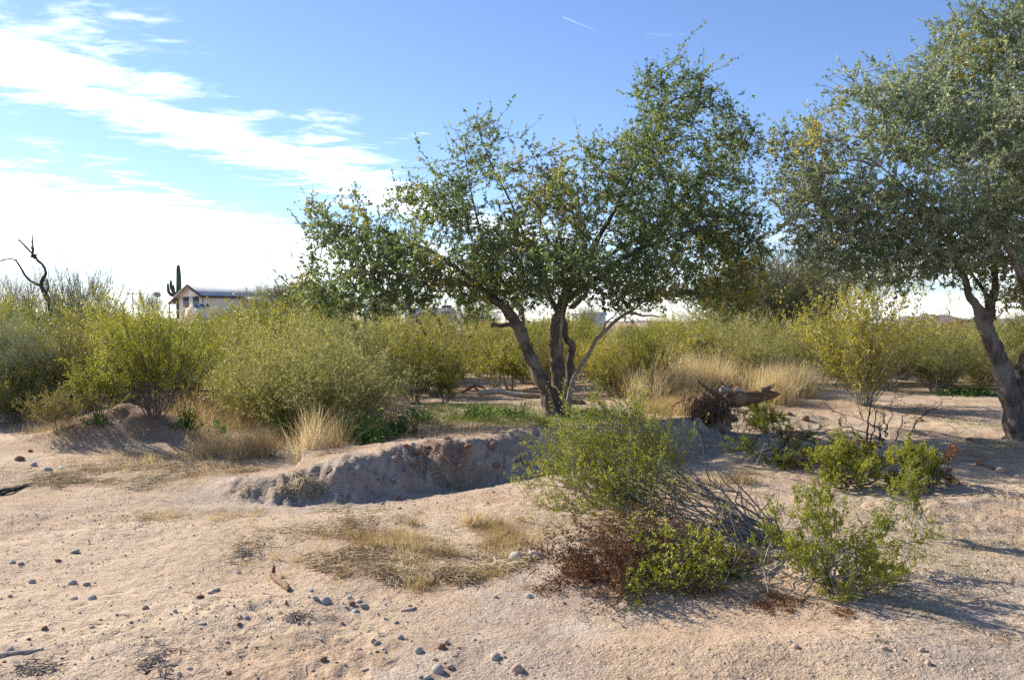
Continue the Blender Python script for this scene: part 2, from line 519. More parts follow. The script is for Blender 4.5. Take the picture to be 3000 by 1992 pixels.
def ground_mat():
    m, w, b = material('desert_soil')
    tc = w.node('ShaderNodeTexCoord')
    P = tc.outputs['Object']
    zone = w.node('ShaderNodeVertexColor', layer_name='zone')
    zs = w.node('ShaderNodeSeparateColor')
    w.l.new(zone.outputs[0], zs.inputs[0])
    big = w.noise(P, .55, 4.0, .55)
    mid = w.noise(P, 2.6, 6.0, .62, .3)
    fine = w.noise(P, 34.0, 5.0, .65)
    grain = w.node('ShaderNodeTexVoronoi')
    w.put(grain.inputs['Vector'], P); grain.inputs['Scale'].default_value = 120.0
    grain2 = w.node('ShaderNodeTexVoronoi')
    w.put(grain2.inputs['Vector'], P); grain2.inputs['Scale'].default_value = 46.0
    sand = w.mix(w.step(big, .38, .60), (.42, .295, .19), (.53, .405, .28))
    grey = w.mix(w.step(mid, .35, .65), (.35, .27, .20), (.46, .37, .285))
    red = w.mix(w.step(mid, .3, .7), (.27, .165, .11), (.37, .24, .165))
    gm = w.m('ADD', w.m('MULTIPLY', zs.outputs[0], 1.0), w.m('MULTIPLY', w.m('SUBTRACT', mid, .5), 1.3))
    c = w.mix(w.step(gm, .22, .62), sand, grey)
    rm = w.m('ADD', zs.outputs[1], w.m('MULTIPLY', w.m('SUBTRACT', w.noise(P, 5.0, 5.0, .6), .5), 1.6))
    c = w.mix(w.step(rm, .35, .85), c, red)
    c = w.mix(w.m('MULTIPLY', zs.outputs[2], .8), c, w.mix(w.step(mid, .35, .65), (.17, .105, .07), (.27, .175, .12)))
    # scattered darker crust and paler grit
    c = w.mix(w.m('MULTIPLY', w.step(w.noise(P, 9.0, 6.0, .7, .5), .52, .70), .55), c, (.30, .195, .135))
    c = w.mix(w.m('MULTIPLY', w.step(w.noise(P, 1.7, 6.0, .65, .6), .52, .66), .30), c, (.34, .235, .17))
    gcol = w.ramp(grain.outputs['Color'], [(0.0, (.55, .5, .48)), (.45, (.95, .93, .9)), (.8, (1.06, 1.04, 1.0)), (1.0, (1.45, 1.42, 1.4))])
    c = w.mix(.55, c, gcol, 'MULTIPLY')
    c = w.mix(w.m('MULTIPLY', w.step(fine, .42, .7), .28), c, (.62, .50, .40))
    w.l.new(c, b.inputs['Base Color'])
    b.inputs['Roughness'].default_value = .95
    b.inputs['Specular IOR Level'].default_value = .1
    patch = w.m('ADD', .3, w.step(w.noise(P, 1.1, 3.0, .5), .42, .62))
    h = w.m('ADD', w.m('MULTIPLY', mid, 1.0), w.m('MULTIPLY', w.m('MULTIPLY', w.noise(P, 13.0, 6.0, .68), 1.0), patch))
    h = w.m('ADD', h, w.m('MULTIPLY', fine, .42))
    h = w.m('SUBTRACT', h, w.m('MULTIPLY', grain.outputs['Distance'], .11))
    h = w.m('SUBTRACT', h, w.m('MULTIPLY', grain2.outputs['Distance'], .14))
    bp = w.node('ShaderNodeBump')
    bp.inputs['Strength'].default_value = .8; bp.inputs['Distance'].default_value = .038
    w.l.new(h, bp.inputs['Height']); w.l.new(bp.outputs[0], b.inputs['Normal'])
    return m


ground_mat()
leaf_mat('ironwood_leaf', [(0, (.09, .14, .045)), (.5, (.22, .285, .12)), (1, (.44, .48, .28))], .55, .5, spec=.5)
leaf_mat('ironwood_leaf_grey', [(0, (.13, .195, .11)), (.5, (.28, .34, .22)), (1, (.52, .56, .41))], .52, .5, spec=.5)
leaf_mat('yellow_leaf', [(0, (.30, .26, .05)), (1, (.55, .47, .12))], .45)
leaf_mat('creosote_leaf', [(0, (.13, .155, .022)), (.35, (.26, .265, .034)), (.7, (.41, .375, .055)), (1, (.57, .48, .11))], .45, .5, spec=.4, objvar=.8)
leaf_mat('creosote_leaf_bright', [(0, (.15, .175, .018)), (.5, (.32, .33, .036)), (1, (.52, .48, .08))], .45, .5, spec=.4, objvar=.2)
leaf_mat('creosote_leaf_dull', [(0, (.16, .13, .028)), (.5, (.27, .225, .05)), (1, (.40, .33, .09))], .42, .5, objvar=.5)
leaf_mat('dead_leaf', [(0, (.10, .04, .012)), (.5, (.19, .08, .025)), (1, (.30, .14, .05))], .3, .6)
leaf_mat('broom_leaf', [(0, (.14, .165, .095)), (.5, (.23, .25, .155)), (1, (.38, .40, .27))], .25, .6)
leaf_mat('olive_broom_leaf', [(0, (.21, .205, .075)), (.5, (.37, .35, .145)), (1, (.56, .52, .26))], .4, .6)
leaf_mat('palo_verde_leaf', [(0, (.12, .135, .045)), (.5, (.19, .20, .075)), (1, (.28, .28, .12))], .3, .6)
leaf_mat('bare_twig_leaf', [(0, (.16, .16, .11)), (.5, (.23, .22, .16)), (1, (.30, .29, .22))], .2, .7)
leaf_mat('weed_leaf', [(0, (.025, .07, .012)), (.5, (.06, .14, .022)), (1, (.15, .24, .05))], .38, .65)
leaf_mat('green_grass', [(0, (.10, .14, .03)), (.5, (.16, .21, .045)), (1, (.27, .29, .09))], .35, .5)
leaf_mat('dry_grass', [(0, (.30, .21, .10)), (.5, (.50, .37, .195)), (1, (.68, .54, .33))], .35, .6, tcol=(1, .95, .7))
leaf_mat('pale_grass', [(0, (.46, .36, .20)), (.5, (.64, .52, .31)), (1, (.80, .69, .47))], .48, .6, tcol=(1, .95, .75))
leaf_mat('straw', [(0, (.34, .245, .135)), (.5, (.54, .42, .25)), (1, (.74, .62, .42))], .2, .7, tcol=(1, .95, .7))
bark_mat('ironwood_bark', (.06, .047, .04), (.19, .155, .13), (24, 24, 5), 1.0, (.25, .22, .19))
bark_mat('red_bark', (.05, .028, .02), (.17, .095, .06), (22, 22, 4), .9, (.19, .15, .12))
bark_mat('grey_branch', (.16, .14, .12), (.34, .31, .27), (30, 30, 8), .5)
bark_mat('creosote_stem', (.07, .055, .045), (.22, .19, .16), (40, 40, 12), .4)
bark_mat('pale_stem', (.20, .18, .14), (.38, .35, .29), (40, 40, 12), .4)
bark_mat('bare_wood', (.24, .19, .145), (.46, .40, .33), (40, 40, 12), .4)
bark_mat('red_stem', (.14, .065, .03), (.30, .16, .08), (40, 40, 12), .4)
bark_mat('dead_wood_dark', (.035, .03, .03), (.11, .09, .085), (30, 30, 10), .5)
bark_mat('weathered_wood', (.13, .06, .032), (.33, .175, .098), (8, 44, 44), 1.0, (.36, .235, .155))
bark_mat('bleached_wood', (.42, .33, .25), (.68, .60, .52), (12, 30, 30), .7, (.35, .20, .12))
bark_mat('root_wood', (.10, .065, .04), (.30, .21, .14), (30, 30, 30), .5)
plain_mat('stone_grey', (.41, .37, .32), .85, .3, 30, .2, bump=.4)
plain_mat('stone_dark', (.30, .26, .225), .85, .3, 30, .2, bump=.4)
plain_mat('stone_pink', (.50, .34, .26), .9, .2, 30, .2, bump=.4)
plain_mat('stone_brown', (.27, .15, .095), .95, .3, 25, .1, bump=.5)
plain_mat('stone_pale', (.56, .51, .45), .85, .2, 30, .2, bump=.4)
plain_mat('stucco', (.80, .73, .64), .9, .05, 3)
plain_mat('roof_grey', (.42, .435, .47), .95, .06, 1.2, .05)
plain_mat('trim_brown', (.075, .055, .05), .6)
plain_mat('window_glass', (.10, .13, .15), .08, .05, 1, .6, bump=0)
plain_mat('white_paint', (.72, .72, .70), .5, .04)
plain_mat('blue_tarp', (.05, .11, .26), .5, .15)
plain_mat('teal_tarp', (.10, .42, .40), .5, .1)
plain_mat('pink_stucco', (.46, .25, .19), .9, .06, 2)
plain_mat('red_trim', (.22, .05, .035), .7)
plain_mat('dish_tan', (.36, .28, .18), .6)
plain_mat('dark_metal', (.09, .09, .095), .5, .1, 6, .4)
plain_mat('rubber', (.03, .03, .03), .8)
plain_mat('hill_rock', (.20, .17, .165), .95, .25, .004, .1, bump=0)
plain_mat('cactus_skin', (.075, .095, .05), .7, .2, 3, .3)


# ------------------------------------------------------------------ the ground, one sheet out to the horizon
def build_ground():
    th = np.concatenate([np.radians(np.linspace(-180, -50, 40, endpoint=False)), np.radians(np.linspace(-50, -36, 24, endpoint=False)),
                         np.radians(np.linspace(-36, 36, 510, endpoint=False)), np.radians(np.linspace(36, 50, 24, endpoint=False)),
                         np.radians(np.linspace(50, 180, 40, endpoint=False))])
    r = np.concatenate([np.linspace(.15, 2.4, 14, endpoint=False), np.geomspace(2.4, 18, 315, endpoint=False), np.geomspace(18, 120, 80, endpoint=False), np.geomspace(120, 9000, 40)])
    RR, TH = np.meshgrid(r, th, indexing='ij')
    X, Y = RR * np.sin(TH), RR * np.cos(TH)
    Z = H(X, Y)
    nr, nt = X.shape
    V = np.stack([X, Y, Z], -1).reshape(-1, 3)
    V = np.vstack([V, [[0, 0, float(H(0., 0.))]]])
    idx = np.arange(nr * nt).reshape(nr, nt)
    nx = np.roll(idx, -1, 1)
    Q = np.stack([idx[:-1], idx[1:], nx[1:], nx[:-1]], -1).reshape(-1, 4)
    T = np.stack([np.full(nt, nr * nt), idx[0], nx[0]], -1)
    me = mesh('ground', V, Q, T, MAT['desert_soil'], True)
    # soil zones: red channel grey gravel, green channel darker reddish earth
    x, y = V[:, 0], V[:, 1]
    D = np.hypot(x, y)
    d, s, hc = polydist(x, y, CREST, CRH); sd = d * s
    bank = sst(sd, -1.3, -.7) * sst(sd, .25, 0) * sst(hc, .02, .1) * sst(D, 20, 14)
    d2, s2, hp = polydist(x, y, PIT, PITH)
    gr = np.maximum(bank * .8, .7 * np.exp(-(d2 / .6) ** 2))
    rill = np.abs(x + .1 - .33 * (y - 4) + .2 * vnoise(x * .9, y * .9, 21))
    gr = np.maximum(gr, .8 * np.exp(-(rill / .55) ** 2) * sst(D, 8, 6))
    gr = np.maximum(gr, .55 * sst(x, 1.0, 2.4) * sst(D, 7, 5) + .35 * sst(x, 1.5, 3) * sst(D, 22, 12))
    clod = np.exp(-((x + .75) / .5) ** 2 - ((y - 9.2) / .35) ** 2)
    mound = np.exp(-((x - MOUND[0]) / 1.0) ** 2 - ((y - MOUND[1]) / .8) ** 2)
    rd = np.maximum(np.maximum(.9 * clod, 1.2 * mound), .55 * np.exp(-((x - 6.0) / 1.4) ** 2 - ((y - 10.3) / .9) ** 2))
    rd = np.maximum(rd, .35 * sst(D, 12, 17))
    a = me.color_attributes.new('zone', 'FLOAT_COLOR', 'POINT')
    buf = np.zeros((len(V), 4), np.float32); buf[:, 0] = gr; buf[:, 1] = rd; buf[:, 2] = np.clip(1.3 * mound - .1, 0, 1) + .6 * clod; buf[:, 3] = 1
    a.data.foreach_set('color', buf.ravel())
    tag(link('ground', me), kind='structure')


build_ground()


def hills():
    """a low range far beyond the desert floor"""
    n, k = 420, 14
    az = np.radians(np.linspace(-40, 40, n))
    ridge = 10 + 26 * np.clip(vnoise(np.degrees(az) * .22, 0 * az, 31) * .7 + vnoise(np.degrees(az) * .7, 0 * az, 32) * .35 + vnoise(np.degrees(az) * 2.3, 0 * az, 33) * .13, -.3, 2)
    ridge = ridge * .6 + 26 * np.exp(-((np.degrees(az) - 26.2) / 1.5) ** 2) + 20 * np.exp(-((np.degrees(az) - 24.6) / .7) ** 2) + 26 * np.exp(-((np.degrees(az) - 31.8) / 1.5) ** 2)
    ridge = ridge * (1 + .1 * vnoise(np.degrees(az) * 6, 0 * az, 34))
    V = []
    for j in range(k):
        f = j / (k - 1)
        prof = math.sin(math.pi * f) ** .8
        R = 3600 + 900 * f
        gul = 1 + .22 * vnoise(np.degrees(az) * 5 + 3 * f, 0 * az + f * 5, 35)
        V.append(np.stack([R * np.sin(az), R * np.cos(az), -3 + ridge * prof * gul * .92], -1))
    V = np.array(V)
    idx = np.arange(n * k).reshape(k, n)
    Q = np.stack([idx[:-1, :-1], idx[:-1, 1:], idx[1:, 1:], idx[1:, :-1]], -1).reshape(-1, 4)
    tag(link('hills', mesh('hills', V.reshape(-1, 3), Q, None, MAT['hill_rock'], True)), kind='structure')


hills()

# ------------------------------------------------------------------ trees
LOG = []
def colonize(seeds, attr, step=.12, di=1.1, dk=.135, iters=140, r=rng, trop=(0, 0, .0)):
    """space colonisation: grow from seed points towards attraction points; returns points and parents"""
    P = [np.asarray(s, float) for s in seeds]; par = [-1] * len(P)
    A = np.asarray(attr, float)
    arr = np.array(P)
    d = np.linalg.norm(A[:, None] - arr[None], axis=2) if len(A) * len(arr) < 4e7 else None
    near = d.argmin(1); dist = d.min(1)
    alive = np.ones(len(A), bool)
    trop = np.array(trop)
    for _ in range(iters):
        m = alive & (dist < di)
        if not m.any():
            m = alive & (dist < di * 2.2)
            if not m.any(): break
        src = near[m]
        arr = np.array(P)
        v = norm(A[m] - arr[src])
        ids = np.unique(src)
        acc = np.zeros((len(arr), 3)); np.add.at(acc, src, v)
        dirs = norm(norm(acc[ids]) + r.normal(0, .22, (len(ids), 3)) + trop)
        new = arr[ids] + dirs * step
        base = len(P)
        for k, i in enumerate(ids):
            P.append(new[k]); par.append(int(i))
        dn = np.linalg.norm(A[:, None] - new[None], axis=2)
        j = dn.argmin(1); dm = dn[np.arange(len(A)), j]
        upd = dm < dist
        near = np.where(upd, base + j, near); dist = np.where(upd, dm, dist)
        alive &= dist > dk
    return np.array(P), np.array(par)


def skeleton(P, par, nseed, tip=.0035, expo=2.4, rmax=.075):
    n = len(P)
    kids = [[] for _ in range(n)]
    for i in range(nseed, n): kids[par[i]].append(i)
    R = np.zeros(n)
    for i in range(n - 1, -1, -1):
        R[i] = (sum(R[c] ** expo for c in kids[i])) ** (1 / expo) if kids[i] else tip
    R = np.minimum(np.maximum(R, tip), rmax)
    chains = []
    starts = [(i, c) for i in range(nseed) for c in kids[i]]
    while starts:
        p, c = starts.pop()
        ch = [p, c]
        while kids[c]:
            ks = sorted(kids[c], key=lambda q: -R[q])
            for q in ks[1:]: starts.append((c, q))
            c = ks[0]; ch.append(c)
        chains.append(ch)
    return R, chains


def build_tree(name, label, D0, limbs, lobes, leafmat, dens, twig_per, twig_len, leaf_size, leaf_per, barkmat, seed, yellow=.0, ztrop=.0, twig_up=.25, root=None, pale=(), holes=-.1, thin_trunk=1.0):
    r = np.random.default_rng(seed)
    base = root
    rootobj = link(name, None, loc=base)
    tag(rootobj, label, 'tree')
    gt = Geo(); gp = Geo(); seeds = []
    for li, (rows, grow) in enumerate(limbs):
        pts = []
        for px, py, dy, rad in rows:
            p = at(px, py, D0 + dy)
            pts.append((*(p - base), rad * .80 * thin_trunk * (.75 if li in pale else 1) if py > 890 else rad * .8 * max(.45, .8 - (890 - py) / 900)))
        c = limb(gp if li in pale else gt, pts, 16 if pts[0][3] > .1 else 8, .05, .12, r, flare=.5 if grow == 2 else 0)
        if grow:
            k = int(len(c) * .35)
            seeds += [q[:3] for q in c[k::3]]
    link('trunk', gt.mesh('trunk', MAT[barkmat], True), rootobj)
    if gp.V: link('bare_limb', gp.mesh('bare_limb', MAT['grey_branch'], True), rootobj)
    attr = []
    for (px, py, rx, ry, dy, ryd, dn) in lobes:
        c = at(px, py, D0 + dy) - base
        s = (D0 + dy) / F
        n = int(dens * dn * rx * s * ry * s * ryd)
        u = norm(r.normal(0, 1, (n, 3))) * (r.uniform(.02, 1, (n, 1)) ** .42)
        q = c + u * np.array([rx * s, ryd, ry * s])
        f = vnoise(q[:, 0] * 1.7 + 3, q[:, 2] * 1.7, 90 + seed) + vnoise(q[:, 1] * 1.7, q[:, 2] * 1.7 + q[:, 0] * .8, 91 + seed)
        attr.append(q[f > holes - (.30 if dn >= 1.2 else 0) - (.25 if dn >= 1.7 else 0)])
    attr = np.concatenate(attr)
    P, par = colonize(seeds, attr, r=r, trop=(0, 0, ztrop))
    ns = len(seeds)
    R, chains = skeleton(P, par, ns)
    g = Geo()
    for ch in chains:
        pts = P[ch].copy(); rad = R[ch].copy(); rad[0] = min(rad[0] if rad[0] > 0 else rad[1], rad[1] * 1.1)
        if len(pts) > 3: pts[1:-1] = .5 * pts[1:-1] + .25 * (pts[:-2] + pts[2:])
        V, Q, T = tubes(pts[None], rad[None], 5 if rad[1] > .014 else 3, False)
        g.add(V, Q, T)
    # leafy twigs on the thin wood
    thin = np.array([i for i in range(ns, len(P)) if R[i] < .014])
    a = P[par[thin]]; b = P[thin]
    seg = np.stack([a, b], 1)
    tw = spawn(seg, twig_per, 0, 1, twig_len[0], twig_len[1], .75, twig_up, 6, .30, r)
    V, Q, T = tubes(tw[:, [0, 2, 5]], np.broadcast_to(np.array([.0042, .003, .0016]), (len(tw), 3)), 3, False)
    g.add(V, Q, T)
    # ragged outline: longer leafy shoots from the branch ends
    kid = np.zeros(len(P), bool); kid[par[par >= 0]] = True
    ends = np.array([i for i in range(ns, len(P)) if not kid[i]])
    ends = ends[r.uniform(0, 1, len(ends)) < .38]
    sh = spawn(np.stack([P[par[ends]], P[ends]], 1), 1, .9, 1, .2, .55, .4, twig_up, 6, .32, r)
    V, Q, T = tubes(sh, np.broadcast_to(np.linspace(.005, .002, 6), sh.shape[:2]), 3, False)
    g.add(V, Q, T)
    pos, tan = sample(tw, leaf_per, .08, 1.02, r)
    p2, t2 = sample(sh, leaf_per * 3, .05, 1.02, r)
    pos = np.concatenate([pos, p2]); tan = np.concatenate([tan, t2])
    tuft = 3
    pos = np.repeat(pos, tuft, 0); tan = np.repeat(tan, tuft, 0)
    link('branches', g.mesh('branches', MAT['grey_branch' if leafmat.endswith('grey') else 'creosote_stem'], True), rootobj)
    # leaves sit in little tufts on short spurs: snap positions along the twig
    jit = r.normal(0, .006, pos.shape)
    tid = np.concatenate([np.repeat(np.arange(len(tw)), leaf_per * tuft), len(tw) + np.repeat(np.arange(len(sh)), leaf_per * 3 * tuft)])
    wp = pos + base
    yn = vnoise(wp[:, 0] * 1.3 + 7, wp[:, 2] * 1.1 + wp[:, 1] * .9, 41 + seed)
    yt = (r.uniform(0, 1, len(tw) + len(sh)) < .5)[tid]
    isy = (yn > yellow) & yt if yellow else np.zeros(len(pos), bool)
    for nm, mt, sel in (('foliage', leafmat, ~isy), ('yellow_foliage', 'yellow_leaf', isy)):
        if not sel.any(): continue
        V, Q = leaves(pos[sel] + jit[sel], tan[sel], leaf_size, .5, .8, .45, .15, r)
        link(nm, mesh(nm, V, Q, None, MAT[mt]), rootobj)
    LOG.append((name, len(P), len(tw), len(pos)))
    return rootobj


# central ironwood
B = hit(1632, 1218)
D0 = B[1]
S = F / D0
limbs = [
    ([(1618, 1232, 0, .20), (1607, 1170, 0, .17), (1575, 1090, -.1, .145), (1545, 1010, -.2, .135), (1523, 955, -.3, .13), (1480, 900, -.4, .10), (1430, 860, -.5, .085), (1360, 800, -.6, .065), (1250, 730, -.5, .042), (1120, 680, -.4, .028), (1000, 660, -.3, .022)], 2),
    ([(1642, 1232, .1, .22), (1640, 1150, .1, .18), (1634, 1060, .1, .16), (1632, 1000, .1, .15), (1640, 920, .1, .145), (1668, 850, .1, .12), (1720, 760, .2, .10), (1790, 640, .2, .075), (1850, 520, .1, .055), (1900, 420, 0, .035), (1950, 310, 0, .02)], 2),
    ([(1655, 1190, .25, .12), (1670, 1110, .3, .11), (1668, 1060, .3, .10), (1676, 1015, .25, .085), (1655, 990, .2, .08), (1645, 930, .15, .08), (1600, 850, .5, .075), (1555, 740, .7, .06), (1500, 600, .7, .045), (1440, 480, .6, .03), (1400, 380, .5, .015)], 1),
    ([(1662, 1215, -.1, .11), (1676, 1120, -.2, .075), (1696, 1080, -.3, .062), (1722, 1040, -.35, .066), (1742, 1000, -.4, .056), (1768, 972, -.42, .060), (1796, 945, -.5, .048), (1822, 925, -.55, .054), (1842, 917, -.6, .04), (1866, 920, -.62, .038), (1884, 926, -.6, .03), (1908, 924, -.65, .026), (1935, 930, -.7, .015)], 0),
    ([(1768, 972, -.42, .04), (1776, 945, -.5, .026), (1800, 925, -.6, .016), (1806, 905, -.6, .01)], 0),
    ([(1842, 917, -.6, .035), (1862, 905, -.7, .02), (1890, 880, -.8, .015)], 1),
    ([(1640, 1020, -.12, .05), (1644, 960, -.18, .05), (1650, 900, -.2, .045), (1655, 850, -.3, .04), (1640, 760, -.5, .03)], 1),
    ([(1520, 965, -.3, .07), (1495, 953, -.45, .05), (1468, 956, -.6, .042), (1446, 951, -.7, .05), (1442, 960, -.72, .03)], 0),
    ([(1530, 980, -.3, .045), (1534, 940, -.35, .035), (1530, 905, -.4, .03), (1520, 890, -.42, .02)], 0),
    ([(1660, 880, .1, .10), (1740, 820, -.3, .075), (1850, 740, -.8, .055), (1980, 690, -1.0, .04), (2110, 650, -1.0, .02)], 1),
    ([(1450, 875, -.4, .08), (1440, 800, .4, .06), (1410, 690, .9, .05), (1380, 560, 1.0, .03), (1360, 440, 1.0, .018)], 1),
    ([(1700, 790, .2, .07), (1800, 740, 1.0, .055), (1950, 640, 1.5, .04), (2080, 500, 1.5, .022)], 1),
    ([(1400, 840, -.5, .06), (1270, 820, -1.1, .045), (1120, 800, -1.3, .03), (1000, 790, -1.3, .018)], 1),
    ([(1675, 900, 0, .06), (1720, 850, -.8, .045), (1720, 760, -1.4, .03), (1700, 640, -1.6, .018)], 1),
]
lobes = [   # px, py, rx, ry, depth offset, depth radius, density
    (965, 690, 95, 130, -.2, .9, 1.0), (930, 780, 60, 100, -.4, .8, .9), (1080, 800, 140, 105, -.7, 1.2, 1.5), (1060, 900, 60, 70, -.6, .6, 1.2),
    (1040, 620, 60, 70, -.3, .7, .5), (1225, 640, 95, 105, .0, 1.2, .7), (1185, 570, 25, 55, 0, .4, .7), (1250, 780, 150, 100, -.6, 1.5, 1.4),
    (1400, 440, 85, 115, .8, .9, .9), (1335, 420, 40, 80, .8, .6, .8), (1370, 600, 130, 120, .8, 1.3, .8), (1420, 740, 160, 110, .2, 1.7, 1.2),
    (1480, 470, 45, 60, .6, .5, .6), (1430, 850, 140, 65, .2, 1.5, 1.5),
    (1600, 480, 70, 120, .5, .9, .6), (1680, 420, 55, 70, .4, .8, .5), (1620, 640, 150, 130, -.3, 1.7, .9), (1660, 790, 160, 95, -.8, 1.5, 1.5), (1580, 860, 90, 60, -.7, 1.0, 1.4),
    (1900, 320, 60, 120, .0, .7, 1.0), (2000, 280, 65, 105, .1, .8, 1.0), (2075, 340, 65, 90, .2, .8, 1.0), (1540, 560, 110, 110, .3, 1.2, .9), (1480, 650, 120, 100, .5, 1.0, .9), (1300, 540, 80, 90, .5, .8, .8), (905, 830, 55, 75, -.4, .8, 1.2), (1000, 880, 100, 50, -.5, 1.0, 1.3), (1180, 870, 120, 50, -.5, 1.2, 1.3), (1140, 700, 90, 80, -.2, 1.0, 1.0), (1940, 400, 140, 100, .1, 1.2, .7),
    (2130, 430, 90, 90, .8, 1.0, .8), (1830, 520, 130, 120, -.2, 1.4, .85), (2020, 550, 150, 110, .6, 1.5, .8), (2160, 560, 55, 80, .8, .8, 1.0),
    (1960, 690, 180, 110, -.1, 1.8, 1.0), (2130, 680, 90, 100, .2, 1.2, 1.1), (2070, 800, 150, 95, -.2, 1.5, 1.6), (1900, 820, 130, 85, -.5, 1.4, 1.7), (2120, 870, 85, 55, 0, 1.0, 1.9), (1820, 880, 90, 45, -.6, 1.0, 1.2), (2235, 735, 45, 40, .3, .5, .6),
]
build_tree('ironwood_tree', 'spreading desert ironwood with forked dark trunk in the middle of the picture', D0, limbs, lobes, 'ironwood_leaf', 760, 2, (.12, .32), .047, 5, 'ironwood_bark', 3, yellow=.42, twig_up=.22, root=B, pale=(3, 4, 5, 6), holes=-.17, thin_trunk=.84)

# right-hand ironwood
B2 = hit(2985, 1288)
D2 = B2[1]
limbs = [
    ([(2988, 1305, 0, .21), (2978, 1230, 0, .17), (2966, 1150, 0, .16), (2950, 1085, 0, .15), (2922, 1010, 0, .125), (2900, 950, 0, .12), (2893, 920, 0, .13), (2865, 890, -.1, .09), (2840, 860, -.2, .075), (2825, 810, -.4, .065), (2770, 700, -.8, .05), (2680, 580, -1.0, .035), (2560, 470, -1.0, .02)], 2),
    ([(2990, 1180, .1, .15), (2990, 1110, .1, .15), (3010, 1060, .05, .14), (3060, 990, 0, .13), (3120, 880, 0, .11), (3160, 740, .2, .09), (3150, 560, .3, .06), (3120, 350, .2, .04), (3060, 150, 0, .02)], 1),
    ([(2895, 925, 0, .10), (2908, 870, .1, .085), (2915, 820, .2, .075), (2900, 720, .6, .06), (2850, 560, .8, .045), (2800, 400, .7, .03), (2740, 270, .6, .018)], 1),
    ([(2895, 900, .05, .06), (2880, 850, .3, .045), (2800, 760, 1.0, .04), (2650, 690, 1.3, .03), (2480, 640, 1.2, .018)], 1),
    ([(3060, 1000, 0, .09), (3020, 870, -.6, .07), (2960, 740, -1.2, .055), (2900, 560, -1.5, .04), (2860, 380, -1.4, .02)], 1),
    ([(3120, 880, 0, .09), (3040, 700, .9, .06), (2980, 480, 1.2, .045), (2950, 250, 1.1, .03), (2920, 90, .9, .02)], 1),
    ([(3150, 800, 0, .08), (3300, 650, 0, .05), (3380, 450, 0, .03)], 1),
]
lobes = [
    (2340, 540, 75, 90, -.4, .9, .9), (2330, 400, 70, 70, -.4, .8, .9), (2350, 660, 75, 80, .2, .9, 1.1), (2400, 480, 100, 110, -.3, 1.1, 1.2), (2470, 280, 60, 75, -.3, .8, 1.0),
    (2460, 390, 100, 110, -.2, 1.2, 1.3), (2500, 560, 140, 150, .1, 1.6, 1.3), (2480, 730, 130, 90, .6, 1.4, 1.6), (2590, 280, 80, 75, 0, .9, 1.2), (2640, 400, 140, 120, -.2, 1.5, 1.3),
    (2690, 270, 90, 80, .2, .9, 1.2), (2680, 600, 160, 150, -.3, 1.8, 1.3), (2640, 770, 150, 75, .2, 1.5, 1.7), (2820, 210, 110, 120, .2, 1.2, 1.3), (2830, 90, 90, 80, .2, .9, 1.2),
    (2960, 110, 110, 110, .2, 1.2, 1.3), (2960, 300, 150, 150, -.2, 1.7, 1.2), (2830, 450, 150, 140, -.6, 1.7, 1.2), (2960, 560, 150, 160, -.6, 1.8, 1.2), (2830, 700, 150, 110, -.2, 1.7, 1.4),
    (3080, 60, 120, 130, .2, 1.2, 1.2), (3120, 350, 170, 170, 0, 1.8, 1.0), (3130, 600, 160, 150, 0, 1.8, 1.0), (2970, 790, 90, 65, .2, 1.2, 1.3), (3250, 450, 150, 200, 0, 1.5, .7), (3100, 840, 120, 80, -.3, 1.2, 1.2), (3010, 870, 60, 50, .4, .6, 1.2),
]
build_tree('ironwood_tree', 'grey-green ironwood with leaning trunk at the right edge of the picture', D2, limbs, lobes, 'ironwood_leaf_grey', 800, 2, (.13, .32), .046, 5, 'ironwood_bark', 5, yellow=.45, twig_up=.12, root=B2, holes=-.28)


# ------------------------------------------------------------------ shrubs
def polys(rows, K=7, sag=.12, r=rng):
    """stems from p0 to p1 as gently curved polylines; rows (p0, p1)"""
    a = np.array([q[0] for q in rows], float); b = np.array([q[1] for q in rows], float)
    L = np.linalg.norm(b - a, axis=1)[:, None]
    c = r.normal(0, sag, a.shape) * L
    s = np.linspace(0, 1, K)[None, :, None]
    P = a[:, None] + (b - a)[:, None] * s + c[:, None] * (4 * s * (1 - s)) * .5
    P[:, 1:] += r.normal(0, .018, P[:, 1:].shape) * L[:, None]
    return P


def shrub_geo(stems, seed, subs=(5, 4), sublen=(.30, .16), spread=.45, up=.35, leaf=.016, per=14, wid=.5, r0=.010, leaf_t0=.15, on_sub=8, subt0=.35, lsp=.75, sides=4):
    """stem tubes and leaves for one shrub: returns (V,Q,T), (V,Q)"""
    r = np.random.default_rng(seed)
    L = np.linalg.norm(stems[:, -1] - stems[:, 0], axis=1).mean()
    s1 = spawn(stems, subs[0], subt0, 1, sublen[0] * L * .5, sublen[0] * L * 1.2, spread, up, 5, .2, r)
    s2 = spawn(s1, subs[1], .15, 1, sublen[1] * L * .5, sublen[1] * L * 1.2, spread * 1.15, up, 4, .2, r)
    g = Geo()
    K = stems.shape[1]
    g.add(*tubes(stems, np.linspace(r0, r0 * .35, K)[None] * r.uniform(.7, 1.3, (len(stems), 1)), sides))
    g.add(*tubes(s1[:, [0, 2, 4]], np.broadcast_to(np.array([.36, .26, .16]) * r0, (len(s1), 3)), 3, False))
    g.add(*tubes(s2[:, [0, 3]], np.broadcast_to(np.array([r0 * .20, r0 * .09]), (len(s2), 2)), 3, False))
    p2, t2 = sample(s2, per, leaf_t0, 1.03, r)
    p1, t1 = sample(s1, on_sub, .35, 1.0, r)
    pos = np.concatenate([p2, p1]); tan = np.concatenate([t2, t1])
    return g, leaves(pos + r.normal(0, leaf * .25, pos.shape), tan, leaf, wid, lsp, .7, .1, r)


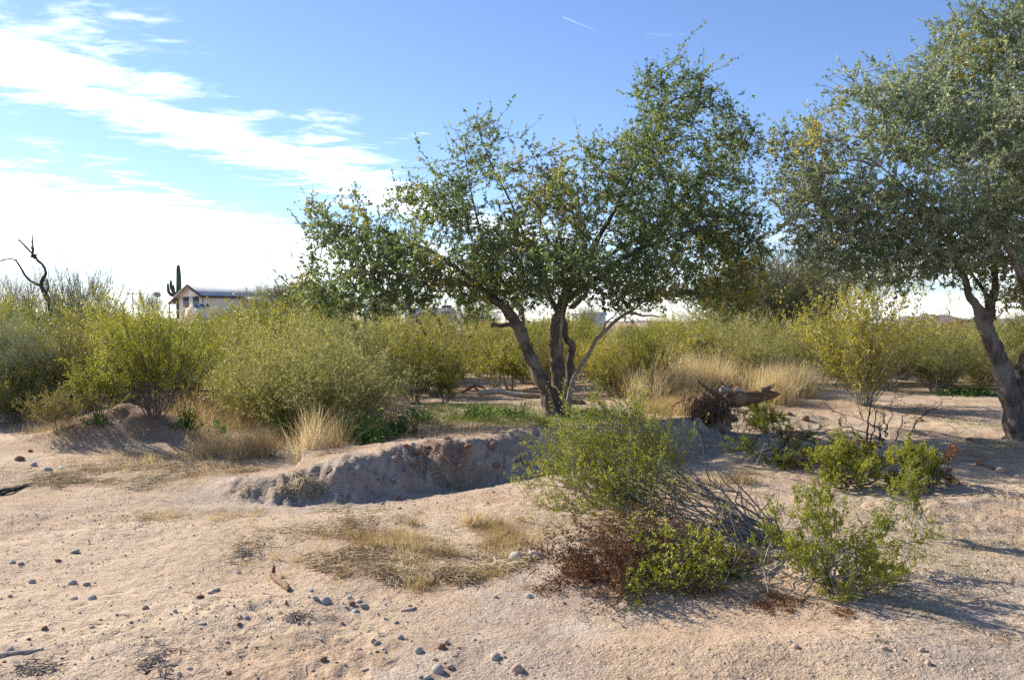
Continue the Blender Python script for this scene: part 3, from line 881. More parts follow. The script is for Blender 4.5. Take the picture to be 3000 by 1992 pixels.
def radial_stems(n, h, spread, seed, base=.12, K=7, droop=.0, lo=.12):
    """stems fanning out of one root crown"""
    r = np.random.default_rng(seed)
    rows = []
    for i in range(n):
        a = i * 2.39996 + r.uniform(-.3, .3)
        e = math.sqrt((i + .5) / n)
        hh = h * (1 - .42 * e ** 2.2) * r.uniform(.72, 1.06)
        rad = spread * e * r.uniform(.75, 1.1)
        b0 = base * r.uniform(.1, 1)
        rows.append(((b0 * math.cos(a), b0 * math.sin(a), -.05), (rad * math.cos(a), rad * math.sin(a), max(lo * h, hh - droop * rad))))
    P = polys(rows, K, .05, r)
    s = np.linspace(0, 1, K)
    out = (P[:, -1:, :2] - P[:, :1, :2])
    P[:, :, :2] -= out * (s * (1 - s) * .45)[None, :, None]      # rise first, splay later
    return P


PROTO = {}


def proto(key, n, h, wide, seed, leafmat, stemmat, **kw):
    base = kw.pop('base', .12); droop = kw.pop('droop', 0.0); lo = kw.pop('lo', .12)
    st = radial_stems(n, h, wide, seed, base, droop=droop, lo=lo)
    g, (LV, LQ) = shrub_geo(st, seed + 100, **kw)
    PROTO[key] = (g.mesh(key + '_stems', MAT[stemmat], False), mesh(key + '_foliage', LV, LQ, None, MAT[leafmat]))
    V = np.concatenate(g.V); Q = np.concatenate(g.Q); T = np.concatenate(g.T) if g.T else np.zeros((0, 3), int)
    n0 = len(V)
    LV = LV.reshape(-1, 4, 3)[::2]; m_ = LV.mean(1, keepdims=True)
    LV = (m_ + (LV - m_) * 1.35).reshape(-1, 3); LQ = np.arange(len(LV)).reshape(-1, 4)      # coarser leaves for far copies
    Qa = np.concatenate([Q, LQ + n0])
    me = mesh(key + '_whole', np.concatenate([V, LV]), Qa, T, mats=[MAT[stemmat], MAT[leafmat]],
              midx=np.concatenate([np.zeros(len(Q)), np.ones(len(LQ)), np.zeros(len(T))]))
    PROTO[key + '_whole'] = me


CREO = dict(subs=(7, 6), sublen=(.34, .19), spread=.36, up=.40, leaf=.037, per=11, wid=.52, r0=.0085, on_sub=8, subt0=.34)
for i in range(3):
    proto('creosote%d' % i, 24 + 4 * i, 1.75, .95 + .1 * i, 20 + i, 'creosote_leaf', 'creosote_stem' if i % 2 else 'pale_stem', **CREO)
for i in range(1):
    proto('dull%d' % i, 26, 1.6, 1.05, 30 + i, 'creosote_leaf_dull', 'pale_stem', **dict(CREO, per=11))
proto('full0', 44, 1.7, 1.25, 45, 'creosote_leaf', 'pale_stem', **dict(CREO, subs=(7, 6), subt0=.16, up=.34, per=9, sublen=(.36, .20)), lo=.06)
proto('bright0', 34, 1.5, 1.0, 40, 'creosote_leaf_bright', 'creosote_stem', **dict(CREO, per=15, leaf=.027))
proto('bright1', 20, 1.2, .62, 41, 'creosote_leaf_bright', 'creosote_stem', **dict(CREO, per=14, leaf=.025))
proto('broom0', 60, 1.35, 1.0, 50, 'broom_leaf', 'broom_leaf', base=.2, subs=(6, 5), sublen=(.42, .30), spread=.26, up=.35, leaf=.055, per=9, wid=.14, r0=.006, on_sub=4, subt0=.25, lsp=.35)
proto('broom1', 70, 1.25, 1.15, 51, 'olive_broom_leaf', 'olive_broom_leaf', base=.25, subs=(6, 5), sublen=(.40, .28), spread=.42, up=.15, leaf=.040, per=11, wid=.26, r0=.005, on_sub=4, subt0=.22, lsp=.5, lo=.1)
proto('palo0', 22, 3.6, 1.9, 60, 'palo_verde_leaf', 'creosote_stem', base=.25, subs=(8, 7), sublen=(.36, .22), spread=.48, up=.28, leaf=.085, per=16, wid=.26, r0=.04, on_sub=9, subt0=.35, lsp=.5)
proto('palo1', 26, 3.2, 2.2, 61, 'palo_verde_leaf', 'creosote_stem', base=.3, subs=(8, 7), sublen=(.34, .24), spread=.55, up=.15, leaf=.085, per=16, wid=.26, r0=.04, on_sub=9, subt0=.3, lsp=.5)
proto('bare0', 30, 3.4, 2.0, 62, 'bare_twig_leaf', 'pale_stem', base=.25, subs=(7, 6), sublen=(.36, .26), spread=.32, up=.5, leaf=.10, per=6, wid=.07, r0=.03, on_sub=3, subt0=.35, lsp=.3)


def plant(name, key, p, scale, rz, label, cat, group=None, whole=False, squash=1.0, tilt=(0, 0), parts=('stems', 'foliage')):
    p = np.array(p, float)
    sc = (scale, scale, scale * squash)
    if whole:
        o = link(name, PROTO[key + '_whole'], loc=p, rot=(tilt[0], tilt[1], rz), scale=sc)
    else:
        o = link(name, None, loc=p, rot=(tilt[0], tilt[1], rz), scale=sc)
        link(parts[0], PROTO[key][0], o); link(parts[1], PROTO[key][1], o)
    return tag(o, label, cat, group)


def gp(x, y, dz=-.02):
    return np.array([x, y, float(H(x, y)) + dz])


CB, SH = 'creosote_bush', 'bush'
taken = []


def put(name, key, px, py, scale, rz, label, squash=1.0, tilt=(0, 0), cat=SH):
    p = hit(px, py)
    taken.append((p[0], p[1], 1.0 * scale))
    return plant(name, key, p + np.array([0, 0, -.02]), scale, rz, label, cat, None, False, squash, tilt)


# bushes one can point to
put(CB, 'bright0', 450, 1218, 0.87, .4, 'bright green creosote bush with dark stems behind the dirt mound', 1.0)
put(CB, 'bright1', 290, 1225, 0.69, 1.4, 'small yellow-green creosote left of the bright green bush', .9)
put(CB, 'dull0', 170, 1262, 0.41, 2.4, 'low ragged yellowish creosote at the left end of the thicket', .8)
put('broom_bush', 'broom0', 45, 1228, 0.94, .0, 'grey-green broom-like bush at the left edge of the picture', 1.1)
put('broom_bush', 'broom0', 195, 1190, 0.74, 2.0, 'greyish wiry bush between the left edge and the bright green bush', 1.0)
put('broom_bush', 'broom1', 850, 1262, 1.12, .3, 'pale olive fine-stemmed bush left of the green weeds', 1.0)
put('broom_bush', 'broom1', 1010, 1262, 1.02, 1.7, 'pale olive wispy bush nearest the shaded bank', .95)
put('broom_bush', 'broom1', 745, 1235, .74, 2.9, 'tawny olive wispy bush behind the dry grass tufts', 1.0)
put(CB, 'creosote1', 1215, 1180, 0.69, .9, 'upright creosote with bare lower stems left of the forked trunk', 1.15)
put(CB, 'bright1', 1305, 1182, 0.54, .2, 'small dark creosote beside the bleached log', 1.0)
put(CB, 'dull0', 1450, 1140, 0.92, .0, 'wide brownish creosote seen behind the left limb of the tree', .9)
put(CB, 'dull0', 1590, 1130, 0.87, 1.1, 'dull creosote showing between the tree\'s trunks', .95)
put(CB, 'creosote0', 1760, 1150, 0.65, .5, 'shaded creosote just right of the forked trunk', .9)
put(CB, 'full0', 2530, 1186, 1.22, .1, 'largest creosote bush with many bare stems right of the log', 1.02)
put(CB, 'full0', 2745, 1150, .86, 2.1, 'round creosote right of the largest bush', .85)
put(CB, 'creosote0', 2420, 1135, 0.87, 4.0, 'creosote bush behind the left side of the largest bush', .95)
put(CB, 'full0', 2880, 1128, 1.0, 3.0, 'creosote just left of the leaning trunk', .9)
put(CB, 'full0', 3030, 1125, 1.1, 1.0, 'creosote beyond the leaning trunk at the right edge', .9)
put('broom_bush', 'broom0', 2130, 1110, 0.74, .6, 'dark wiry bush rising out of the dry grass', 1.1)
put('broom_bush', 'broom1', 2190, 1075, 0.78, 1.6, 'straw-coloured bush behind the dry grass', 1.1)
put(CB, 'creosote2', 790, 1120, 1.18, 2.0, 'tall leaning creosote in front of the house', 1.05, (0, -.25))
put(CB, 'creosote1', 620, 1130, 0.92, .7, 'olive creosote behind the bright green bush, toward the house', 1.0)
put(CB, 'creosote0', 60, 1105, 1.4, .7, 'tall creosote below the dead tree', 1.0)
put(CB, 'full0', 235, 1125, 1.15, 2.7, 'tall ragged creosote right of the dead snag', 1.05)
put(CB, 'creosote1', 330, 1110, 0.96, .7, 'creosote on the near side of the thicket below the saguaro', 1.0)
put(CB, 'dull0', 1010, 1110, 0.83, .7, 'dull creosote under the hanging left end of the tree crown', 1.0)
put(CB, 'creosote1', 1180, 1080, 0.87, 1.9, 'creosote in the gap below the white trailer', .9)
put(CB, 'creosote2', 1950, 1045, 1.01, 1.9, 'creosote behind the pale dry grass, right of the bare grey limb', .95)
put(CB, 'creosote1', 2230, 1060, 0.96, .9, 'creosote between the dry grass and the dark spreading tree', .95)


def near_what(px):
    """what a bush stands below or beside, going by its place from left to right"""
    for lim, t in ((150, 'below the dead snag'), (420, 'left of the saguaro'), (560, 'below the cream gable'), (720, 'below the near roof'), (900, 'below the long roof'), (1190, 'under the crown tip'),
                   (1500, 'left of the forked trunk'), (1680, 'between the forked trunks'), (1850, 'right of the forked trunk'), (2100, 'behind the pale grass'), (2320, 'left of the big creosote'),
                   (2560, 'between the two trees'), (2780, 'behind the largest bush'), (2990, 'left of the leaning trunk')):
        if px < lim: return t
    return 'beyond the leaning trunk'


def fill(n, ang, dist, keys, label, group, seed, whole=False, gap=1.25, sc=(.8, 1.2), squash=(.72, 1.12), clear=(), name=CB):
    r = np.random.default_rng(seed)
    got = 0
    for _ in range(n * 30):
        if got >= n: break
        px = r.uniform(*ang)
        y = math.exp(r.uniform(math.log(dist[0]), math.log(dist[1])))
        x = (px - 1500) / F * y
        if any((x - a) ** 2 + (y - b) ** 2 < (gap * (.5 + .5 * c)) ** 2 for a, b, c in taken): continue
        if any(a < px < b and c < y < d for a, b, c, d in clear): continue
        s = r.uniform(*sc)
        taken.append((x, y, s))
        sq = r.uniform(*squash)
        size = 'low' if s * sq < .68 else 'tall' if s * sq > .98 else 'middling'
        plant(name, keys[r.integers(len(keys))], gp(x, y), s, r.uniform(0, 6.28), size + ' ' + label + ', ' + near_what(px), SH, group, whole, sq, tilt=(r.normal(0, .09), r.normal(0, .09)))
        got += 1


CK = ['creosote0', 'full0', 'creosote1', 'creosote2', 'full0', 'dull0']
clear = [(1085, 1230, 24, 60), (1740, 1900, 20, 60), (600, 700, 14, 17)]
fill(30, (-200, 1180), (13.4, 17.5), ['creosote0', 'full0', 'creosote2', 'dull0', 'bright0', 'dull0'], 'creosote in the front rank', 'front rank of the left thicket', 70, gap=.62, sc=(.6, .92), clear=[(1085, 1400, 10, 20), (200, 560, 10, 14.4), (640, 1180, 10, 14.0), (545, 690, 10, 16.5)])
fill(13, (-200, 1150), (13.8, 24), ['broom0', 'broom1'], 'wiry grey-green broom bush', 'broom bushes in the left thicket', 77, gap=.75, sc=(.7, 1.05), clear=[(1085, 1400, 10, 20), (200, 560, 10, 14.4), (640, 1180, 10, 14.0), (545, 690, 10, 16.5)], name='broom_bush')
fill(8, (1850, 3100), (18, 27), ['broom0', 'broom1'], 'wiry straw-green broom bush', 'broom bushes in the right thicket', 78, gap=.9, sc=(.7, 1.05), name='broom_bush')
fill(64, (-250, 1200), (15.5, 30), CK, 'olive creosote inside the left thicket', 'creosote thicket on the left', 71, gap=.85, sc=(.6, 1.1), clear=clear)
fill(40, (-300, 1180), (30, 66), CK, 'far creosote toward the house', 'creosote bushes toward the house', 72, False, 1.7, clear=clear, sc=(.75, 1.05))
fill(46, (1130, 1900), (16.8, 34), CK, 'creosote on the flat', 'creosote behind the forked tree', 73, gap=.85, clear=[(1320, 1500, 14, 18.4), (1085, 1230, 26, 60), (1760, 1880, 22, 50)], sc=(.5, .98))
fill(34, (1150, 2000), (34, 75), CK, 'far creosote on the flat', 'far creosote behind the forked tree', 74, False, 2.0, clear=clear, sc=(.75, 1.0))
fill(50, (1950, 3250), (19.0, 34), CK, 'olive creosote in the right thicket', 'creosote thicket on the right', 75, gap=.95, sc=(.6, 1.0))
fill(44, (1950, 3300), (34, 75), CK, 'far creosote of the right thicket', 'far creosote on the right', 76, False, 1.7, sc=(.6, .9))


def treeish(px, py_top, Y, key, scale, rz, label, squash=1.0, name='palo_verde_tree'):
    x = (px - 1500) / F * Y
    return plant(name, key, gp(x, Y), scale, rz, label, 'tree', None, False, squash, parts=('branches', 'foliage'))


treeish(2200, 0, 30, 'palo1', 1.15, .3, 'dark spreading tree behind the right end of the forked tree crown')
treeish(2330, 0, 33, 'palo0', 1.12, 1.2, 'dense olive tree between the two big trees')
treeish(2410, 0, 35, 'bare0', 1.25, 2.2, 'half-bare pale tree left of the right-hand crown')
treeish(200, 0, 33, 'bare0', .98, .2, 'pale leafless tree right of the dead snag', name='bare_tree')
treeish(20, 0, 35, 'bare0', .92, 1.2, 'pale leafless tree behind the dead snag at the left edge', name='bare_tree')
treeish(850, 0, 72, 'palo0', 1.12, .6, 'grey-green tree in front of the long grey roof')
treeish(770, 0, 78, 'bare0', .95, 1.6, 'thin pale tree beside the chimney end of the long roof', name='bare_tree')
treeish(960, 0, 62, 'palo1', 1.05, 2.6, 'grey-green tree at the right end of the long roof')
treeish(440, 0, 80, 'bare0', .75, 3.6, 'thin wispy tree beside the satellite dish', name='bare_tree')
treeish(1265, 0, 62, 'palo1', .68, 3.1, 'low dusty tree in front of the white trailer')
treeish(1390, 0, 60, 'palo1', .85, 4.6, 'dark tree showing under the crown left of the forked trunk')
treeish(1130, 0, 58, 'palo0', .9, 4.6, 'grey-leaved tree left of the white trailer')
treeish(1720, 0, 95, 'bare0', .9, 5.6, 'wispy far tree in the sky gap right of the forked trunk', name='bare_tree')
treeish(2960, 0, 70, 'bare0', .75, 5.0, 'pale far tree right of the leaning trunk', name='bare_tree')


# dead snag at the far left
def snag():
    Y = 27.0
    base = gp((118 - 1500) / F * Y, Y)
    o = tag(link('dead_tree', None, loc=base), 'leafless dark dead tree with crooked arms against the left sky', 'tree')
    rows = [[(150, 930, 0, .13), (142, 880, 0, .12), (120, 835, 0, .11), (135, 800, 0, .08), (125, 775, 0, .07), (112, 765, 0, .065), (100, 745, 0, .06)],
            [(100, 750, 0, .06), (92, 755, 0, .06), (97, 735, 0, .055), (95, 705, 0, .035), (97, 678, 0, .015)],
            [(97, 745, 0, .05), (80, 728, 0, .045), (58, 705, .1, .035), (50, 698, .1, .015)],
            [(58, 705, .1, .03), (46, 710, .1, .012)], [(95, 735, 0, .03), (90, 715, 0, .02), (96, 700, 0, .01)],
            [(100, 758, 0, .045), (108, 745, -.1, .03), (111, 738, -.1, .015)],
            [(112, 835, 0, .07), (80, 815, .1, .055), (55, 775, .2, .045), (40, 760, .2, .04), (10, 762, .3, .04), (-15, 775, .3, .03)],
            [(48, 765, .2, .03), (48, 755, .2, .012)], [(8, 763, .3, .03), (4, 760, .3, .012)],
            [(135, 860, 0, .05), (143, 840, 0, .035), (136, 815, 0, .025)]]
    main = Geo(); arm = Geo()
    r = np.random.default_rng(5)
    for i, rw in enumerate(rows):
        limb(main if i in (0, 1) else arm, [(*(at(a, b, Y + c) - base), d * .58) for a, b, c, d in rw], 7, .1, .1, r)
    g2 = limb(main, [(*(at(150, 930, Y) - base), .13), (0.05, 0, -.1, .16)], 7, .1, .1, r)
    link('trunk', main.mesh('trunk', MAT['dead_wood_dark'], True), o)
    link('arms', arm.mesh('arms', MAT['dead_wood_dark'], True), o)


snag()


# ------------------------------------------------------------------ cut and sprawling creosote in the foreground
def sprawl(name, label, root, tips, seed, nrep, jitter, leaf, per, mats=('creosote_leaf_bright', 'dead_leaf'), dead=.15, stem='creosote_stem', deadzone=None, subs=(5, 4), up=.25, r0=.011, sublen=(.30, .17), spread=.38, subt0=.45):
    """branches running from a root point to given tips (world points)"""
    r = np.random.default_rng(seed)
    rows = []
    for t in tips:
        for k in range(nrep):
            e = np.array(t) + r.normal(0, jitter, 3) * np.array([1, 1, .6])
            e[2] = max(e[2], float(H(e[0], e[1])) + .02)
            s = np.array(root) + r.normal(0, .14, 3) * np.array([1, 1, .3])
            s[2] = max(s[2], float(H(s[0], s[1])) + .01)
            rows.append((s - root, e - root))
    st = polys(rows, 9, .15, r)
    st[:, 1:-1] += r.normal(0, .022, st[:, 1:-1].shape)
    for i in range(st.shape[1]):                      # keep above the ground
        gx = st[:, i] + root
        st[:, i, 2] = np.maximum(st[:, i, 2], H(gx[:, 0], gx[:, 1]) + .012 - root[2])
    g, (V, Q) = shrub_geo(st, seed + 1, subs=subs, sublen=sublen, spread=spread, up=up, leaf=leaf, per=per, r0=r0, on_sub=7, subt0=subt0)
    o = tag(link(name, None, loc=root), label, SH)
    link('stems', g.mesh('stems', MAT[stem], False), o)
    LV = V.reshape(-1, 4, 3)
    c = LV.mean(1) + root
    keep = c[:, 2] > H(c[:, 0], c[:, 1]) + .003
    LV, c = LV[keep], c[keep]
    n = vnoise(c[:, 0] * 4.0, c[:, 1] * 4.0 + c[:, 2] * 5.0, seed) * .5 + .5
    if deadzone is not None: n = n * .55 + .6 * deadzone(c)
    isd = n > 1 - dead
    for nm, mt, m in (('foliage', mats[0], ~isd), ('dead_foliage', mats[1], isd)):
        if m.any():
            q = LV[m].reshape(-1, 3)
            link(nm, mesh(nm, q, np.arange(len(q)).reshape(-1, 4), None, MAT[mt]), o)
    return o


def wp(px, py, Y):
    return at(px, py, Y)


def gt_(px, py, h):
    return hit(px, py) + np.array([0, 0, h])


R1 = hit(2235, 1585)
yb = R1[1]
sprawl('felled_creosote', 'felled creosote lying left, green tips up, bare stems pointing right', R1,
       [wp(1640, 1330, yb + .55), wp(1630, 1430, yb + .35), wp(1700, 1250, yb + .7), wp(1830, 1230, yb + .8), wp(1680, 1500, yb + .15), wp(1750, 1400, yb + .3), wp(1800, 1480, yb + .2),
        wp(1680, 1360, yb + .9), wp(1900, 1330, yb + .7), wp(1760, 1310, yb + .9), wp(1640, 1380, yb + .2)], 201, 3, .08, .0175, 20, dead=.16, stem='pale_stem',
       deadzone=lambda c: sst(c[:, 0], .85, 1.2) * sst(c[:, 2], .62, .42), subs=(10, 6), sublen=(.22, .12), subt0=.56, r0=.0065)
def bare_stems(o, root, tips, seed, n, rad, part='bare_stems', mat='bare_wood'):
    r = np.random.default_rng(seed)
    rows = []
    for t in tips:
        for k in range(n):
            e = t + r.normal(0, .08, 3); s_ = root + r.normal(0, .10, 3) * np.array([1, 1, .3])
            rows.append((s_ - root, e - root))
    st = polys(rows, 9, .16, r)
    st[:, 1:-1] += r.normal(0, .016, st[:, 1:-1].shape)
    s1 = spawn(st, 4, .25, 1, .12, .40, .5, .1, 5, .35, r)
    g = Geo()
    for q, w0, w1 in ((st, rad, rad * .35), (s1, rad * .45, rad * .15)):
        w_ = q + root
        q[..., 2] = np.maximum(q[..., 2], H(w_[..., 0], w_[..., 1]) + .01 - root[2])
        g.add(*tubes(q, np.linspace(w0, w1, q.shape[1])[None] * r.uniform(.6, 1.3, (len(q), 1)), 4, False))
    link(part, g.mesh(part, MAT[mat], False), o)


HEAP1 = col.objects['felled_creosote']
bare_stems(HEAP1, R1, [wp(2000, 1400, yb + .3), wp(1900, 1450, yb + .2), wp(2080, 1440, yb + .3), wp(1950, 1540, yb + .1), wp(2060, 1530, yb), wp(2120, 1400, yb + .4), wp(2260, 1450, yb + .1), wp(2300, 1500, yb - .1)], 205, 2, .0085)
R2 = hit(2200, 1635)
y2 = R2[1]
sprawl('felled_creosote', 'low flattened creosote heap with rust-brown dead leaves and green ends in front', R2,
       [gt_(1640, 1715, .04), gt_(1700, 1755, .05), gt_(1760, 1785, .06), gt_(1850, 1785, .07), gt_(1940, 1760, .07), gt_(1680, 1660, .06), gt_(1790, 1715, .12), gt_(1880, 1700, .12), gt_(1980, 1720, .10), gt_(2080, 1715, .09),
        gt_(1760, 1640, .09), gt_(1930, 1660, .10), gt_(1660, 1690, .08), gt_(1740, 1735, .10), gt_(2140, 1700, .08)], 211, 2, .05, .0175, 13, dead=.50, stem='creosote_stem',
       deadzone=lambda c: (sst(c[:, 0], .80, .5) * .85 + sst(c[:, 1], 5.15, 5.5) * .5), subs=(7, 6), sublen=(.26, .15), up=.12, subt0=.35, r0=.006)
HEAP2 = col.objects['felled_creosote.001']
bare_stems(HEAP2, R2, [gt_(1960, 1690, .2), gt_(2060, 1700, .16), gt_(2150, 1690, .14), gt_(1850, 1740, .14), gt_(2120, 1620, .25), gt_(1990, 1620, .22)], 215, 2, .0075)
R3 = hit(2400, 1720)
y3 = R3[1]
sprawl(CB, 'sprawling green creosote, rightmost of the foreground bushes', R3,
       [wp(2440, 1400, y3 + .25), wp(2400, 1450, y3 + .1), wp(2350, 1520, y3), wp(2460, 1500, y3), wp(2310, 1580, y3 + .1), wp(2560, 1560, y3 + .15), wp(2530, 1640, y3 - .1), wp(2480, 1700, y3 - .15), wp(2380, 1640, y3 - .1),
        wp(2600, 1720, y3 - .1), wp(2450, 1760, y3 - .2), wp(2660, 1660, y3 + .1), wp(2290, 1530, y3 + .2), wp(2620, 1560, y3 + .35), wp(2700, 1600, y3 + .3)], 221, 2, .065, .0175, 17, dead=.10, stem='pale_stem',
       deadzone=lambda c: sst(c[:, 2], .14, .03) * .5, subs=(6, 5), sublen=(.28, .17), up=.3, subt0=.30, r0=.006)
R4 = hit(2662, 1560)
sprawl(CB, 'thin single creosote sprig standing up behind the rightmost foreground bush', R4,
       [wp(2665, 1400, R4[1]), wp(2640, 1440, R4[1] + .1), wp(2690, 1450, R4[1]), wp(2660, 1380, R4[1] + .05)], 231, 2, .04, .016, 18, dead=.02, stem='pale_stem', subs=(5, 4), sublen=(.30, .18), up=.45, subt0=.45, r0=.006)
R5 = hit(2480, 1420)
y5 = R5[1]
sprawl(CB, 'creosote half fallen in the tree shade behind the foreground bushes', R5,
       [wp(2560, 1310, y5 + .1), wp(2480, 1330, y5), wp(2400, 1350, y5), wp(2520, 1380, y5 - .2), wp(2450, 1300, y5 + .2), wp(2600, 1370, y5), wp(2420, 1400, y5 - .2)], 241, 4, .10, .020, 18, dead=.12, stem='creosote_stem', subs=(6, 5), sublen=(.3, .18), up=.3, r0=.009)
R6 = hit(2690, 1425)
y6 = R6[1]
sprawl(CB, 'shaded creosote with rusty lower leaves right of the half fallen one', R6,
       [wp(2690, 1320, y6), wp(2640, 1350, y6 + .1), wp(2740, 1350, y6), wp(2700, 1390, y6 - .2), wp(2760, 1400, y6), wp(2620, 1400, y6 - .1)], 251, 4, .10, .020, 16, dead=.24, stem='creosote_stem', subs=(6, 5), sublen=(.3, .18), up=.3, r0=.008)
R7 = hit(2300, 1360)
y7 = R7[1]
sprawl(CB, 'low olive creosote with rusty patches beside the striped sand path', R7,
       [wp(2200, 1330, y7 - .1), wp(2260, 1290, y7), wp(2350, 1280, y7 + .2), wp(2330, 1400, y7 - .4), wp(2240, 1270, y7 + .2), wp(2400, 1330, y7)], 261, 4, .14, .020, 13, dead=.2, stem='creosote_stem', subs=(6, 5), sublen=(.3, .18), up=.2, r0=.009)
R8 = hit(2240, 1262)
y8 = R8[1]
sprawl(CB, 'small green creosote in front of the fallen trunk\'s right end', R8,
       [wp(2210, 1200, y8), wp(2260, 1215, y8), wp(2240, 1190, y8 + .1), wp(2280, 1235, y8), wp(2200, 1235, y8)], 271, 4, .07, .019, 16, dead=.03, stem='creosote_stem', subs=(5, 5), sublen=(.34, .22), up=.3, r0=.008)
R9 = hit(2545, 1300)
y9 = R9[1]
sprawl('dead_bush', 'nearly leafless dark bush with crooked arms right of the sand path', R9,
       [wp(2420, 1170, y9), wp(2500, 1200, y9), wp(2560, 1180, y9), wp(2470, 1230, y9 - .2), wp(2520, 1160, y9 + .3), wp(2600, 1230, y9), wp(2440, 1260, y9 - .2)], 281, 1, .06, .015, 4, dead=.4, stem='dead_wood_dark', subs=(3, 3), sublen=(.34, .20), spread=.7, up=.2, r0=.013)
R10 = hit(2625, 1285)
y10 = R10[1]
sprawl('dead_bush', 'second leafless bush with a black burnt stem, nearer the right tree', R10,
       [wp(2620, 1170, y10), wp(2700, 1200, y10), wp(2660, 1210, y10), wp(2760, 1180, y10 + .2), wp(2590, 1210, y10)], 291, 1, .06, .015, 6, dead=.3, stem='dead_wood_dark', subs=(3, 3), sublen=(.34, .20), spread=.7, up=.2, r0=.011)


# ------------------------------------------------------------------ dead wood
def local_limbs(name, label, cat, base, groups):
    """groups: list of (part name, material, [rows of (world point, radius)], sides)"""
    o = tag(link(name, None, loc=base), label, cat)
    r = np.random.default_rng(abs(hash(len(label))) % 1000)
    for pn, mt, rows, sides in groups:
        for rw in rows:
            g = Geo()
            limb(g, [(*(np.array(p) - base), rad) for p, rad in rw], sides, .05, .12, r)
            link(pn, g.mesh(pn, MAT[mt], True), o)
    return o


b = hit(2085, 1245)
Y = b[1]
T = lambda px, py, dy=0: at(px, py, Y + dy)
og = local_limbs('fallen_trunk', 'uprooted brown tree trunk lying above the bank with root ball and snags', 'log', b, [
    ('log', 'weathered_wood', [[(T(2126, 1172, .05), .08), (T(2138, 1173), .118), (T(2165, 1171), .112), (T(2192, 1166), .108), (T(2220, 1164, .02), .098), (T(2248, 1158, .05), .078), (T(2268, 1157, .05), .05), (T(2276, 1154, .05), .036), (T(2285, 1156, .05), .012)]], 12),
    ('root', 'root_wood', [[(T(2140, 1185, -.1), .05), (T(2105, 1160, -.1), .032), (T(2074, 1139, -.15), .026), (T(2062, 1128, -.15), .024), (T(2050, 1120, -.15), .015), (T(2041, 1106, -.15), .005)],
                           [(T(2110, 1185, -.15), .05), (T(2128, 1210, -.2), .045), (T(2145, 1225, -.25), .04), (T(2160, 1231, -.3), .035)],
                           [(T(2100, 1180, -.1), .04), (T(2070, 1200, -.2), .03), (T(2055, 1225, -.2), .02), (T(2050, 1245, -.2), .01)],
                           [(T(2100, 1185, -.1), .04), (T(2085, 1215, -.25), .03), (T(2088, 1245, -.25), .015)],
                           [(T(2095, 1170, -.1), .03), (T(2060, 1170, -.15), .025), (T(2035, 1185, -.2), .012)]], 7),
    ('snag', 'root_wood', [[(T(2135, 1152), .03), (T(2137, 1142), .022), (T(2128, 1133), .014), (T(2119, 1127), .014), (T(2112, 1120), .010), (T(2108, 1112), .004)], [(T(2136, 1140), .018), (T(2140, 1133), .015), (T(2147, 1125), .006)],
                           [(T(2234, 1152), .055), (T(2240, 1143), .05), (T(2252, 1135), .03), (T(2258, 1129), .012), (T(2264, 1126), .004)], [(T(2246, 1142), .025), (T(2262, 1134), .012), (T(2268, 1128), .010), (T(2274, 1121), .003)]], 6),
    ('broken_wood', 'bleached_wood', [[(T(2108, 1150), .03), (T(2118, 1142), .055), (T(2130, 1141), .05), (T(2146, 1148), .03)], [(T(2152, 1143), .02), (T(2162, 1140), .045), (T(2172, 1146), .02)]], 7)])
# matted fine roots hanging from the root ball
r_ = np.random.default_rng(9)
n = 420
a0 = np.stack([T(2080, 1180, -.15)] * n) - b + r_.normal(0, 1, (n, 3)) * np.array([.17, .13, .10])
a1 = a0 + np.stack([r_.normal(-.03, .10, n), r_.normal(-.04, .08, n), -np.abs(r_.normal(.16, .10, n))], 1)
pp = polys(list(zip(a0, a1)), 5, .3, r_)
gx = pp + b
pp[..., 2] = np.maximum(pp[..., 2], H(gx[..., 0], gx[..., 1]) + .01 - b[2])
link('root_mat', mesh('root_mat', *tubes(pp, np.broadcast_to(np.linspace(.006, .002, 5), pp.shape[:2]), 3, False)[:2], None, MAT['root_wood']), og)
# earth still held by the roots
import bmesh
bm = bmesh.new(); bmesh.ops.create_icosphere(bm, subdivisions=4, radius=1)
for v in bm.verts:
    f = 1 + .18 * float(vnoise(v.co.x * 3 + 5, v.co.y * 3 + v.co.z * 3, 77)) + .1 * float(vnoise(v.co.x * 8, v.co.y * 8 + v.co.z * 7, 78))
    v.co = Vector((v.co.x * .27 * f, v.co.y * .2 * f, v.co.z * .20 * f))
me = bpy.data.meshes.new('root_ball'); bm.to_mesh(me); bm.free()
me.materials.append(MAT['stone_brown']); me.polygons.foreach_set('use_smooth', np.ones(len(me.polygons), bool))
link('root_ball', me, og, loc=T(2078, 1205, .05) - b)

